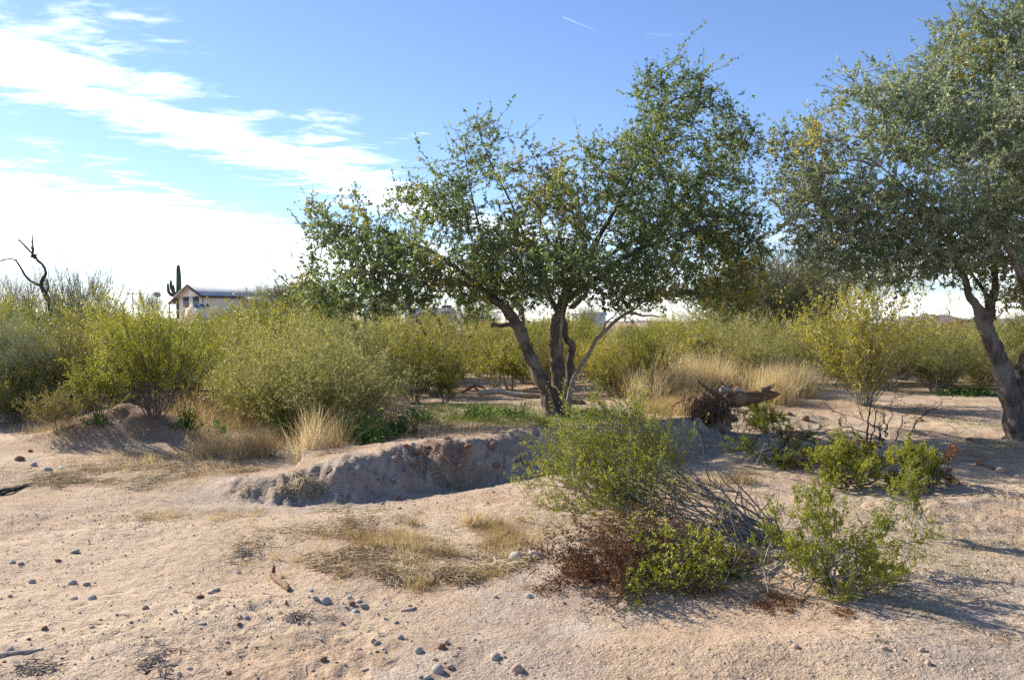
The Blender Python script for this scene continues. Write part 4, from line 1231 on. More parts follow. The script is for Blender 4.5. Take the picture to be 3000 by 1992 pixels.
b = hit(1470, 1168)
Y = b[1]
T = lambda px, py, dy=0: at(px, py, Y + dy)
local_limbs('bleached_log', 'sun-bleached log lying on the ground left of the forked trunk', 'log', b, [
    ('log', 'bleached_wood', [[(T(1402, 1153), .03), (T(1406, 1153), .060), (T(1430, 1150), .066), (T(1462, 1147), .06), (T(1488, 1153), .05), (T(1520, 1158), .048), (T(1560, 1160, .05), .044), (T(1595, 1161, .1), .03)]], 10),
    ('knot', 'bleached_wood', [[(T(1455, 1145), .03), (T(1470, 1141), .035), (T(1474, 1145), .015)]], 6)])
b = hit(1390, 1150)
Y = b[1]
T = lambda px, py, dy=0: at(px, py, Y + dy)
local_limbs('bent_branch', 'dark bent dead branch lying behind the bleached log', 'branch', b, [
    ('branch', 'weathered_wood', [[(T(1352, 1150), .02), (T(1375, 1138), .03), (T(1395, 1128), .03), (T(1412, 1135), .025), (T(1424, 1140), .012)]], 6),
    ('fork', 'weathered_wood', [[(T(1388, 1132), .025), (T(1400, 1142), .02), (T(1412, 1150), .012)]], 5)])
b = hit(1700, 1183)
Y = b[1]
T = lambda px, py, dy=0: at(px, py, Y + dy)
local_limbs('short_log', 'short brown log end on the grass right of the forked trunk', 'log', b, [
    ('log', 'root_wood', [[(T(1668, 1176), .05), (T(1680, 1177), .06), (T(1700, 1180), .055), (T(1712, 1184), .04), (T(1716, 1188), .02)]], 8)])


def stick(label, pts, mat, rads, cat='stick', name='stick', extra=()):
    P = hits(pts)
    b = P[0].copy()
    o = tag(link(name, None, loc=b), label, cat)
    r = np.random.default_rng(len(label))
    g = Geo()
    limb(g, [(*(p - b + np.array([0, 0, rad * .8])), rad) for p, rad in zip(P, rads)], 7, .02, .12, r)
    link('shaft', g.mesh('shaft', MAT[mat], True), o)
    for e in extra:
        E = hits(e[0]); g = Geo()
        limb(g, [(*(p - b + np.array([0, 0, rd + dz])), rd) for p, rd, dz in zip(E, e[1], e[2])], 6, .02, .12, r)
        link('side_shoot', g.mesh('side_shoot', MAT[mat], True), o)
    return o


stick('dark forked stick lying on bare sand at the left edge', [(-20, 1450), (20, 1440), (50, 1436), (75, 1424), (96, 1418)], 'dead_wood_dark', [.018, .02, .02, .014, .007], extra=[([(0, 1452), (30, 1444), (48, 1438)], [.012, .014, .01], [0, .01, .01])])
stick('pale thin stick at the lower left corner', [(-10, 1922), (40, 1915), (85, 1910), (128, 1900)], 'bleached_wood', [.008, .008, .007, .003])
stick('short pale stick among the foreground stones', [(610, 1740), (628, 1733), (645, 1727)], 'bleached_wood', [.007, .011, .006])
stick('short brown piece of wood by the matted straw', [(1252, 1675), (1262, 1690), (1272, 1712)], 'weathered_wood', [.012, .018, .016])
stick('upright sliver of brown bark in the middle foreground', [(798, 1690), (812, 1705), (838, 1722), (846, 1734)], 'weathered_wood', [.018, .016, .02, .008], extra=[([(800, 1692), (802, 1690), (803, 1688)], [.012, .01, .005], [.01, .045, .07])])
stick('pale curved twig in the sand below the straw', [(1175, 1790), (1195, 1789), (1210, 1786), (1216, 1778)], 'bleached_wood', [.006, .009, .008, .005])
stick('thin twig beside the bark scraps at lower left', [(425, 1975), (440, 1962), (446, 1948), (442, 1938)], 'dead_wood_dark', [.004, .005, .004, .002])
stick('stub of broken twigs on the crest of the bank', [(1205, 1272), (1220, 1276), (1236, 1283)], 'weathered_wood', [.012, .016, .014], extra=[([(1222, 1277), (1212, 1268), (1207, 1262)], [.012, .012, .006], [.01, .06, .12]), ([(1230, 1280), (1222, 1272), (1218, 1266)], [.01, .01, .005], [.01, .05, .10])])

# ------------------------------------------------------------------ stones
STONES = []
for k in range(7):
    bm = bmesh.new(); bmesh.ops.create_icosphere(bm, subdivisions=2, radius=.5)
    rr = np.random.default_rng(300 + k)
    ph = rr.uniform(0, 50, 3)
    cuts = norm(rr.normal(0, 1, (7, 3))); lim = rr.uniform(.27, .44, 7)
    for v in bm.verts:
        c = np.array(v.co)
        for q, l in zip(cuts, lim):                     # knapped facets
            e = c @ q - l
            if e > 0: c = c - q * e * .85
        c = c * (1 + .10 * float(vnoise(c[0] * 4 + ph[0], c[1] * 4 + c[2] * 4 + ph[1], 80 + k)))
        v.co = Vector(c)
    me = bpy.data.meshes.new('stone_shape'); bm.to_mesh(me); bm.free()
    me.polygons.foreach_set('use_smooth', np.ones(len(me.polygons), bool))
    STONES.append(me)
STM = {}
for k, me in enumerate(STONES):
    for mt in ('stone_grey', 'stone_dark', 'stone_pink', 'stone_brown', 'stone_pale'):
        c = me.copy(); c.materials.append(MAT[mt]); STM[(k, mt)] = c


def stone(px, py, w, mt, label, group=None, flat=.62, k=None, seed=0):
    r = np.random.default_rng(int(px * 31 + py * 17) % 99991)
    p = hit(px, py)
    s = w * p[1] / F * 1.08
    k = int(r.integers(7)) if k is None else k
    o = link('stone', STM[(k, mt)], loc=(p[0], p[1], p[2] + s * flat * .12), rot=(r.uniform(-.3, .3), r.uniform(-.3, .3), r.uniform(0, 6.28)), scale=(s, s * r.uniform(.65, .95), s * flat * r.uniform(.85, 1.15)))
    return tag(o, label, 'stone', group)


for px, py, w, mt, lab in [
    (1284, 1966, 44, 'stone_grey', 'biggest grey stone at the bottom edge'), (1318, 1954, 26, 'stone_pink', 'orange stone leaning on the biggest grey one at the bottom edge'),
    (1252, 1986, 27, 'stone_grey', 'rounded grey stone just left of the biggest one at the bottom edge'), (1233, 1984, 17, 'stone_dark', 'small dark stone at the bottom edge, leftmost of its cluster'),
    (1516, 1964, 40, 'stone_pink', 'pinkish grey stone half buried at the bottom, right of the stone cluster'), (1450, 1925, 40, 'stone_grey', 'flat grey splintered stone on the sand right of the cluster'),
    (1332, 1922, 17, 'stone_pink', 'pale pink stone standing on edge above the bottom cluster'), (1293, 1898, 29, 'stone_brown', 'brown angular stone under the round pink one'),
    (1308, 1885, 21, 'stone_pink', 'round pink stone touching the brown angular one'), (1224, 1908, 33, 'stone_grey', 'notched grey-brown stone left of the pink pair'),
    (1273, 1933, 19, 'stone_pink', 'round dusty pink stone between the bottom clusters'), (1104, 1887, 26, 'stone_dark', 'dark greenish stone, right one of a touching pair'),
    (1093, 1877, 22, 'stone_grey', 'greenish grey stone, left one of a touching pair'), (1049, 1903, 27, 'stone_pink', 'pale pink lumpy stone below the greenish pair'),
    (1105, 1909, 13, 'stone_brown', 'small round brown pebble under the greenish pair'), (948, 1932, 28, 'stone_brown', 'rust-brown clod in the lower middle'),
    (1067, 1962, 27, 'stone_pink', 'pink flat stone near the bottom left of the clusters'), (954, 1765, 38, 'stone_grey', 'long smooth grey stone, largest of the pebble drift'),
    (924, 1754, 22, 'stone_grey', 'blue-grey pebble at the left end of the pebble drift'), (1050, 1761, 23, 'stone_pale', 'pale oval pebble on top of the pebble drift'),
    (1033, 1770, 23, 'stone_brown', 'brownish pebble in the middle of the pebble drift'), (1066, 1775, 31, 'stone_grey', 'flat slate-grey pebble at the right of the drift'),
    (1039, 1792, 28, 'stone_grey', 'low grey pebble at the front of the pebble drift'), (1023, 1751, 19, 'stone_pale', 'whitish pebble at the back of the pebble drift'),
    (911, 1731, 16, 'stone_pale', 'cream pebble at the far left of the drift'), (1172, 1868, 22, 'stone_grey', 'grey stone alone right of the greenish pair'),
    (1162, 1826, 19, 'stone_dark', 'dark stone in grey gravel above the lone grey one'), (1451, 1749, 20, 'stone_grey', 'flat grey chip in the sand left of the felled heap'),
    (1550, 1748, 24, 'stone_pale', 'lavender white pebble left of the felled heap'), (58, 1347, 30, 'stone_brown', 'big reddish clod at the left edge by the dry grass'),
    (90, 1323, 18, 'stone_brown', 'upright reddish clod behind the big one at the left edge'), (100, 1364, 22, 'stone_grey', 'grey stone in front of the reddish clods at left'),
    (140, 1377, 26, 'stone_grey', 'leftmost grey stone of a row by the dry grass'), (180, 1374, 26, 'stone_pale', 'pale flat stone in the row by the dry grass'),
    (152, 1390, 24, 'stone_brown', 'brown stone in front of the row by the dry grass'), (218, 1618, 30, 'stone_dark', 'dark flat stone on the bare sand at left'),
    (61, 1655, 20, 'stone_dark', 'dark stone, right one of two at the left edge'), (37, 1649, 17, 'stone_grey', 'grey stone, left one of two at the left edge'),
    (169, 1643, 22, 'stone_brown', 'brown stone right of the two at the left edge'), (95, 1706, 25, 'stone_grey', 'grey-green stone on the left sand'),
    (211, 1712, 29, 'stone_grey', 'grey stone with a pink cap on the left sand'), (254, 1713, 27, 'stone_grey', 'low grey stone right of the pink-capped one'),
    (215, 1754, 24, 'stone_dark', 'jagged dark stone beside the flat one'), (271, 1753, 37, 'stone_grey', 'wide flat grey stone on the left sand'),
    (425, 1783, 22, 'stone_dark', 'round blue-grey stone on open sand'), (129, 1842, 24, 'stone_brown', 'brown stone at lower left'),
    (270, 1837, 20, 'stone_dark', 'dark stone right of the brown one at lower left'), (592, 1828, 28, 'stone_grey', 'flat rectangular grey stone in the lower left centre'),
    (722, 1810, 22, 'stone_grey', 'grey stone below the bark twig'), (586, 1750, 28, 'stone_brown', 'flat reddish stone beside the short pale stick'),
    (27, 1902, 22, 'stone_grey', 'grey stone above the pale stick in the lower left corner'), (383, 1823, 15, 'stone_dark', 'small dark stone left of the flat rectangular one'),
    (512, 1790, 17, 'stone_grey', 'small grey stone right of the round blue-grey one'), (700, 1829, 18, 'stone_brown', 'small brown stone left of the grey one'),
    (698, 1680, 20, 'stone_grey', 'grey stone left of the upright bark sliver'), (556, 1960, 19, 'stone_grey', 'grey stone near the bottom left of centre'),
    (670, 1971, 19, 'stone_brown', 'brown stone at the bottom left of centre'), (525, 1974, 18, 'stone_pale', 'pale stone at the bottom beside the grey one'),
    (183, 1928, 15, 'stone_dark', 'small dark stone at lower left under the brown one'), (30, 1747, 15, 'stone_dark', 'tiny dark stone at the left edge of the sand')]:
    stone(px, py, w, mt, lab, flat=.5 if 'flat' in lab or 'low' in lab else .68)
for px, py, w, fl, lab in [(1512, 1642, 52, .8, 'pale grey rock at the edge of the straw, left of the felled heap'), (1566, 1630, 62, .5, 'long pale grey rock half under the straw beside the felled heap'), (1290, 1657, 38, .3, 'whitish flat stone lying in the matted straw')]:
    stone(px, py, w, 'stone_pale', lab, flat=fl)
r_ = np.random.default_rng(55)
for i in range(90):
    px, py = (r_.uniform(0, 1350), r_.uniform(1560, 1985)) if i < 62 else (r_.uniform(900, 1700), r_.uniform(1760, 1985))
    stone(px, py, r_.uniform(8, 14) * (.6 + (py - 1400) / 1200), ('stone_grey', 'stone_pink', 'stone_brown', 'stone_pink', 'stone_pale')[r_.integers(5)], 'small loose pebble on the ' + ('left' if px < 600 else 'middle' if px < 1100 else 'right-hand') + ' foreground sand', 'small pebbles on the foreground sand', .7)
# earth clods on the bank and the trodden soil
for px, py, w in [(1150, 1290, 42), (1190, 1310, 26), (1222, 1325, 36), (1245, 1345, 24), (1210, 1362, 24), (1310, 1285, 22), (1372, 1308, 26), (1440, 1308, 40), (1455, 1365, 28), (1290, 1338, 20), (1270, 1325, 18), (1255, 1310, 22),
                  (2700, 1235, 22), (2290, 1225, 20), (2310, 1215, 24), (2360, 1228, 26), (2255, 1205, 26), (2840, 1290, 24), (2870, 1360, 30), (2900, 1372, 26), (2930, 1380, 34), (2780, 1380, 20), (2650, 1700, 30), (2830, 1640, 16), (2700, 1905, 26), (2330, 1895, 24), (2590, 1900, 24), (2720, 1945, 28), (2640, 1930, 20)]:
    stone(px, py, w, 'stone_brown' if py < 1380 else 'stone_pink', 'rough clod of reddish earth on ' + ('the shaded bank' if px < 1600 else 'the trodden soil by the right-hand tree' if px > 2600 and py < 1500 else 'the sand right of the fallen trunk' if py < 1300 else 'the sand right of the foreground bushes'), 'earth clods', .6)
r_ = np.random.default_rng(56)
for i in range(46):
    px = r_.uniform(800, 1560)
    cy, fy = np.interp(px, [720, 850, 1000, 1150, 1300, 1440, 1520, 1650], [1395, 1368, 1325, 1295, 1290, 1285, 1258, 1255]), np.interp(px, [720, 850, 1000, 1150, 1300, 1440, 1520, 1650], [1440, 1478, 1490, 1478, 1452, 1432, 1412, 1395])
    stone(px, cy + (fy - cy) * r_.uniform(.05, 1.1), r_.uniform(8, 20), ('stone_brown', 'stone_pink', 'stone_grey')[r_.integers(3)], 'small crumb of earth on the shaded bank face', 'earth crumbs on the bank', .6)


def pebbles():
    """grit too small to pick apart"""
    r = np.random.default_rng(66)
    n = 44000
    y = 2.8 * np.exp(r.uniform(0, math.log(4.6), n) ** 1.0)
    x = r.uniform(-.66, .66, n) * y
    w = .12 + .88 * sst(vnoise(x * 1.3, y * 1.3, 61) + .5 * vnoise(x * 4, y * 4, 62), -.3, .6)
    keep = r.uniform(0, 1, n) < w
    x, y = x[keep], y[keep]; n = len(x)
    s = np.minimum(.0032 * np.exp(r.normal(0, .68, n)), .010) * (.7 + .09 * y)
    c = np.stack([x, y, H(x, y) + s * .25], 1)
    oct_ = np.array([(1, 0, -.4), (0, 1, -.4), (-1, 0, -.4), (0, -1, -.4), (0, 0, .75)])
    a = r.uniform(0, 6.28, n)
    M = np.stack([np.stack([np.cos(a), -np.sin(a)], 1), np.stack([np.sin(a), np.cos(a)], 1)], 1)
    V = np.repeat(oct_[None], n, 0) * r.uniform(.6, 1.35, (n, 5, 1)) + r.normal(0, .25, (n, 5, 3)) * np.array([1, 1, .3])
    V[:, 4, 2] *= .75
    V[..., :2] = np.einsum('nij,nkj->nki', M, V[..., :2])
    V = V * s[:, None, None] + c[:, None]
    f = np.array([(0, 1, 4), (1, 2, 4), (2, 3, 4), (3, 0, 4)])                # the undersides lie in the sand
    T = (f[None] + (np.arange(n) * 5)[:, None, None]).reshape(-1, 3)
    m, w_, b = material('grit')
    geo = w_.node('ShaderNodeNewGeometry')
    w_.l.new(w_.ramp(geo.outputs['Random Per Island'], [(0, (.22, .16, .12)), (.3, (.36, .255, .18)), (.6, (.48, .35, .25)), (.88, (.42, .36, .30)), (1, (.64, .57, .49))]), b.inputs['Base Color'])
    b.inputs['Roughness'].default_value = .9; b.inputs['Specular IOR Level'].default_value = .15
    tag(link('grit', mesh('grit', V.reshape(-1, 3), None, T, m)), 'coarse grit strewn over the sandy ground', 'grit', kind='stuff')


pebbles()


# ------------------------------------------------------------------ grass and weeds
def spots(n, px, py, seed, dens=None):
    """n ground points spread over a region of the photo given in pixels"""
    r = np.random.default_rng(seed)
    c = np.array([hit(a, b) for a, b in [(px[0], py[0]), (px[1], py[0]), (px[1], py[1]), (px[0], py[1])]])
    u, v = r.uniform(0, 1, n), r.uniform(0, 1, n)
    P = (c[0, :2] * ((1 - u) * (1 - v))[:, None] + c[1, :2] * (u * (1 - v))[:, None] + c[2, :2] * (u * v)[:, None] + c[3, :2] * ((1 - u) * v)[:, None])
    return np.stack([P[:, 0], P[:, 1], H(P[:, 0], P[:, 1])], 1)


def ell(n, px, py, rx, ry, seed, lump=None):
    """n ground points inside a ground ellipse whose picture is about (px +- rx, py +- ry)"""
    r = np.random.default_rng(seed)
    c, a, f, k = hit(px, py), hit(px + rx, py), hit(px, py - ry), hit(px, py + ry)
    m = n * 6
    th, q = r.uniform(0, 6.283, m), 1.25 * np.sqrt(r.uniform(0, 1, m))
    dy = np.where(np.sin(th) > 0, abs(f[1] - c[1]), abs(c[1] - k[1]))
    x = c[0] + q * np.cos(th) * abs(a[0] - c[0]); y = c[1] + q * np.sin(th) * dy
    k = 2.6 if lump is None else lump                   # patchy, with a ragged outline
    f = vnoise(x * k, y * k, seed) + .6 * vnoise(x * k * 2.7, y * k * 2.7, seed + 1) + 1.0 - 1.15 * q
    o = np.argsort(-(f + r.normal(0, .35, m)))[:n]
    x, y = x[o], y[o]
    return np.stack([x, y, H(x, y)], 1)


def tuft_blades(P, per, h, wid, lean, seed, rad=.05, wind=(.15, 0)):
    r = np.random.default_rng(seed)
    N = len(P) * per
    base = np.repeat(P, per, 0) + np.concatenate([r.normal(0, rad, (N, 2)), np.zeros((N, 1))], 1)
    base[:, 2] = H(base[:, 0], base[:, 1]) - .01
    hh = np.repeat(r.uniform(.6, 1.15, len(P)), per) * h * r.uniform(.45, 1.1, N)
    ln = r.normal(0, lean, (N, 2)) + np.array(wind)
    return blades(base, hh, ln, wid * r.uniform(.6, 1.3, N), r)


def stuff(name, label, cat, parts, mat):
    g = Geo()
    for V, Q in parts: g.add(V, Q)
    tag(link(name, g.mesh(name, MAT[mat])), label, cat, kind='stuff')


# tall pale stand behind the log
stuff('dry_grass_stand', 'tall pale dry grass covering the low rise behind the fallen trunk', 'grass', [
    tuft_blades(ell(330, 1960, 1135, 170, 40, 401), 42, .72, .0085, .34, 402, .09),
    tuft_blades(ell(260, 2120, 1115, 170, 30, 403), 42, .92, .0085, .34, 404, .09),
    tuft_blades(ell(200, 2270, 1155, 90, 30, 405), 40, .70, .0085, .34, 406, .08),
    tuft_blades(ell(130, 2060, 1085, 130, 18, 411), 40, .95, .008, .30, 412, .10)], 'pale_grass')
stuff('dry_grass_fringe', 'shorter tan grass on the bank around the root ball', 'grass', [
    tuft_blades(ell(170, 1950, 1205, 90, 25, 407), 30, .26, .006, .5, 408, .08),
    tuft_blades(ell(80, 2010, 1180, 60, 20, 409), 30, .30, .006, .5, 410, .08)], 'dry_grass')
stuff('dry_grass', 'tan dead grass matted around and in front of the dirt mound', 'grass', [
    tuft_blades(spots(110, (180, 800), (1345, 1380), 421), 26, .12, .005, .75, 422, .10),
    tuft_blades(spots(60, (280, 620), (1325, 1345), 423), 22, .09, .005, .55, 424, .08),
    tuft_blades(ell(46, 470, 1400, 330, 16, 425), 24, .10, .005, 1.1, 426, .12),
    tuft_blades(ell(40, 500, 1510, 120, 14, 427), 26, .08, .0045, 1.1, 428, .10),
    tuft_blades(ell(10, 370, 1262, 80, 26, 429), 10, .14, .0045, .8, 430, .08),
    tuft_blades(spots(90, (560, 860), (1270, 1320), 431), 20, .26, .005, .5, 432, .10),
    tuft_blades(spots(60, (60, 250), (1250, 1290), 433), 16, .22, .005, .6, 434, .10),
    tuft_blades(spots(150, (1010, 1560), (1236, 1288), 435), 22, .17, .005, .8, 436, .10),
    tuft_blades(spots(170, (60, 1150), (1190, 1255), 437), 24, .42, .006, .4, 438, .12),
    tuft_blades(spots(130, (530, 720), (1160, 1240), 439), 26, .62, .006, .35, 440, .12)], 'dry_grass')
for k, (px, py, h, nb, rad, lab) in enumerate([
        (760, 1335, .42, 420, .09, 'bushy straw-yellow grass tuft beside the end of the shaded bank'), (905, 1318, .52, 380, .11, 'tallest dry grass tuft on top of the bank by the green weeds'),
        (970, 1305, .45, 260, .10, 'dry grass tuft just right of the tallest one on the bank'), (630, 1325, .42, 340, .10, 'dry grass tuft right of the dirt mound'),
        (590, 1345, .22, 220, .10, 'leaning dry grass tuft in front of the dirt mound'), (440, 1352, .12, 160, .05, 'dry grass tuft at the foot of the dirt mound'),
        (700, 1345, .40, 320, .09, 'dry grass tuft left of the bushy straw-yellow one'),
        (2080, 1420, .16, 240, .06, 'flattened pale grass tuft behind the bare felled stems'), (2170, 1415, .20, 260, .07, 'pale grass tuft right of the flattened one behind the felled stems'),
        (1390, 1535, .13, 220, .06, 'grey-brown dead tuft alone on the sand below the pit')]):
    r_ = np.random.default_rng(500 + k)
    p = hit(px, py)
    base = np.zeros((nb, 3)); base[:, :2] = r_.normal(0, rad, (nb, 2))
    base[:, 2] = H(base[:, 0] + p[0], base[:, 1] + p[1]) - p[2] - .01
    V, Q = blades(base, h * r_.uniform(.4, 1.15, nb), r_.normal(0, .42, (nb, 2)) + np.array([.12, 0]), .005 * r_.uniform(.6, 1.3, nb), r_)
    tag(link('grass_tuft', mesh('grass_tuft', V, Q, None, MAT['pale_grass' if k % 2 else 'dry_grass']), loc=p), lab, 'grass')


def strands(P, L, wid, seed, lift=.02):
    """loose straw lying nearly flat"""
    r = np.random.default_rng(seed)
    n = len(P)
    a = r.uniform(0, 6.283, n); l = L * r.uniform(.4, 1.4, n)
    k = np.linspace(-.5, .5, 3)
    bend = r.normal(0, .8, n)
    ang = a[:, None] + bend[:, None] * k[None]
    X = P[:, :1] + l[:, None] * k[None] * np.cos(ang); Yy = P[:, 1:2] + l[:, None] * k[None] * np.sin(ang)
    Z = H(X, Yy) + .004 + np.abs(r.normal(0, lift, (n, 1))) + r.normal(0, lift * .4, (n, 3)).clip(-.003, .06)
    C = np.stack([X, Yy, Z], -1)
    V, Q, T = tubes(C, np.broadcast_to(np.array([.7, 1, .5]) * wid, (n, 3)), 3, False)
    return V, Q


stuff('straw_litter', 'matted straw and dead stalks lying across the middle foreground', 'straw', [
    strands(ell(520, 1150, 1620, 210, 60, 601), .14, .0028, 602), strands(ell(420, 1320, 1680, 150, 35, 603), .13, .0028, 604), strands(ell(450, 1500, 1600, 130, 60, 605), .14, .0028, 606),
    strands(ell(300, 1180, 1690, 90, 40, 607), .13, .0028, 608), strands(ell(420, 1000, 1560, 260, 60, 609), .12, .0028, 610), strands(ell(1100, 480, 1385, 380, 40, 611), .20, .0028, 612),
    strands(ell(450, 860, 1440, 130, 40, 613), .16, .0028, 614), strands(ell(700, 2080, 1450, 160, 40, 615), .18, .0028, 616), strands(ell(500, 1950, 1590, 220, 60, 617), .16, .0028, 618),
    strands(spots(500, (600, 2400), (1480, 1780), 619), .08, .0014, 620, .006), strands(spots(600, (0, 1300), (1400, 1900), 621), .05, .0012, 622, .004), strands(spots(1300, (2350, 2990), (1280, 1900), 623), .09, .0024, 624, .006),
    strands(ell(260, 1270, 1370, 110, 40, 625), .14, .0016, 626)], 'straw')
stuff('twig_litter', 'dark broken twigs and bark scraps scattered on the open sand', 'twigs', [
    strands(spots(420, (0, 1350), (1420, 1985), 627), .07, .0022, 628, .004), strands(ell(70, 440, 1940, 90, 40, 629), .08, .003, 630, .01), strands(ell(60, 120, 1960, 90, 25, 631), .07, .003, 632, .01),
    strands(ell(50, 850, 1810, 80, 14, 633), .08, .003, 634, .01), strands(ell(60, 720, 1630, 70, 18, 635), .10, .003, 636, .01), strands(spots(420, (2350, 3000), (1300, 1800), 637), .12, .003, 638, .008),
    strands(ell(90, 2800, 1420, 160, 40, 639), .2, .004, 640, .02), strands(ell(120, 1230, 1350, 110, 40, 651), .12, .003, 652, .015)], 'bare_wood')
stuff('matted_grass', 'clumps of flattened golden grass across the middle foreground', 'grass', [
    tuft_blades(spots(120, (620, 1600), (1480, 1740), 653), 22, .06, .0045, .8, 654, .02), tuft_blades(ell(40, 1080, 1580, 260, 70, 655, 5.0), 40, .12, .005, .7, 656, .025), tuft_blades(ell(30, 1480, 1580, 120, 60, 657, 5.0), 40, .13, .005, .7, 658, .025), tuft_blades(ell(16, 640, 1515, 150, 18, 659, 5.0), 34, .09, .0045, .7, 660, .025),
    tuft_blades(ell(62, 1130, 1605, 190, 45, 641), 56, .11, .0050, .85, 642, .045), tuft_blades(ell(30, 1200, 1680, 70, 40, 643), 60, .11, .0050, .85, 644, .045),
    tuft_blades(ell(40, 1480, 1590, 110, 50, 645), 60, .11, .0050, .85, 646, .045), tuft_blades(ell(24, 1360, 1680, 100, 25, 647), 50, .09, .0050, .9, 648, .045),
    tuft_blades(ell(12, 1000, 1690, 40, 30, 649), 26, .07, .0035, .9, 650, .03)], 'dry_grass')
stuff('dead_leaf_litter', 'rust-brown fallen leaves under the felled creosote', 'leaves', [
    leaves(ell(4200, 1780, 1690, 230, 70, 661, 5.0) + np.array([0, 0, .012]), np.tile([[1., 0, 0]], (4200, 1)), .013, .5, 1.0, .2, .1),
    leaves(ell(2200, 2370, 1765, 200, 40, 662, 6.0) + np.array([0, 0, .01]), np.tile([[1., 0, 0]], (2200, 1)), .012, .5, 1.0, .2, .1),
    leaves(ell(1000, 2050, 1740, 150, 40, 663, 6.0) + np.array([0, 0, .01]), np.tile([[1., 0, 0]], (1000, 1)), .012, .5, 1.0, .2, .1),
    leaves(ell(2600, 1690, 1680, 75, 60, 664) + np.random.default_rng(1).uniform(0, .10, (2600, 1)) * np.array([[0, 0, 1.]]), np.tile([[1., 0, 0]], (2600, 1)), .014, .5, 1.0, .2, .1)], 'dead_leaf')
stuff('green_grass', 'sparse short green grass sprouting on the trodden soil', 'grass', [
    tuft_blades(ell(900, 2760, 1580, 340, 260, 681, 1.8), 12, .036, .0052, .6, 682, .035), tuft_blades(ell(60, 2630, 1760, 110, 50, 683), 22, .03, .003, .6, 684, .05),
    tuft_blades(ell(170, 2830, 1235, 260, 50, 685), 22, .06, .0055, .6, 686, .10), tuft_blades(ell(60, 2880, 1300, 160, 30, 687), 22, .05, .004, .6, 688, .10),
    tuft_blades(ell(300, 1450, 1218, 340, 30, 689), 24, .17, .006, .5, 690, .10), tuft_blades(ell(90, 1760, 1222, 110, 22, 691), 28, .16, .005, .45, 692, .10),
    tuft_blades(ell(16, 900, 1540, 200, 40, 693), 14, .03, .0028, .6, 694, .03), tuft_blades(ell(14, 2120, 1690, 60, 25, 695), 26, .05, .003, .5, 696, .03),
    tuft_blades(spots(70, (1950, 2500), (1300, 1440), 697), 14, .05, .0035, .6, 698, .06), tuft_blades(spots(60, (1850, 2900), (1800, 1980), 699), 8, .02, .0025, .6, 700, .02)], 'green_grass')


def weed(px, py, rad, h, n, size, seed, label):
    """a low leafy weed: stems with broad leaves"""
    r = np.random.default_rng(seed)
    p = hit(px, py)
    h *= 1.25; n = int(n * 1.5)
    m = max(10, n // 14)
    a = r.uniform(0, 6.283, m); q = np.sqrt(r.uniform(0, 1, m)) * rad * (1.0 + .45 * np.sin(a * 3 + seed))
    rows = [((.5 * qq * math.cos(t), .5 * qq * math.sin(t), -.02), (qq * math.cos(t), qq * math.sin(t), h * r.uniform(.15, 1.05) * (1 - .5 * (qq / rad) ** 2))) for t, qq in zip(a, q)]
    st = polys(rows, 5, .12, r)
    ps, tn = sample(st, 9, .3, 1.05, r)
    V, Q = leaves(ps + r.normal(0, size * .4, ps.shape), tn, size * .8, .55, .9, .35, .15, r)
    o = tag(link('green_weed', None, loc=p), label, 'plant')
    link('stems', mesh('stems', *tubes(st, np.broadcast_to(np.linspace(.004, .002, 5), st.shape[:2]), 3, False)[:2], None, MAT['weed_leaf']), o)
    link('leaves', mesh('leaves', V, Q, None, MAT['weed_leaf']), o)


for k, a in enumerate([(548, 1255, .22, .32, 700, .035, 'round dark green weed just behind the dirt mound'), (640, 1275, .17, .22, 260, .05, 'pale green broad-leaved weed right of the round dark one'),
                       (820, 1290, .26, .30, 700, .045, 'green weed left of the tallest dry grass tuft'), (840, 1250, .20, .28, 400, .045, 'green weed half inside the pale olive bush'), (1090, 1300, .34, .32, 1100, .045, 'dense dark green weed on the crest of the bank'),
                       (1170, 1275, .26, .24, 600, .045, 'green weed at the right end of the bank-top patch'), (1010, 1290, .22, .26, 500, .045, 'green weed behind the dry tufts on the bank'), (1080, 1235, .22, .30, 500, .05, 'bright green weed under the wispy olive bush'),
                       (1230, 1235, .34, .20, 700, .045, 'low green weed spreading in the shade left of the trunk'), (1400, 1230, .40, .20, 800, .045, 'shaded green weed patch midway between bush and trunk'), (1510, 1225, .35, .18, 600, .045, 'shaded green weed nearest the trunk on its left'),
                       (1705, 1232, .30, .20, 700, .045, 'bright green weed at the right foot of the trunk'), (1770, 1215, .30, .15, 500, .045, 'sunlit green weed right of the one at the trunk'), (280, 1240, .14, .25, 200, .05, 'small green weed left of the dirt mound'),
                       (2850, 1158, .8, .16, 1800, .06, 'dark green ground weed in the shade left of the leaning trunk'), (2120, 1680, .10, .07, 260, .014, 'tiny green sprouts inside the felled creosote heap'), (2390, 1640, .12, .08, 260, .014, 'green sprouts at the foot of the rightmost foreground bush'),
                       (1265, 1115, .2, .25, 250, .04, 'green weed beside the upright creosote')]):
    weed(a[0], a[1], a[2], a[3], a[4], a[5], 800 + k, a[6])


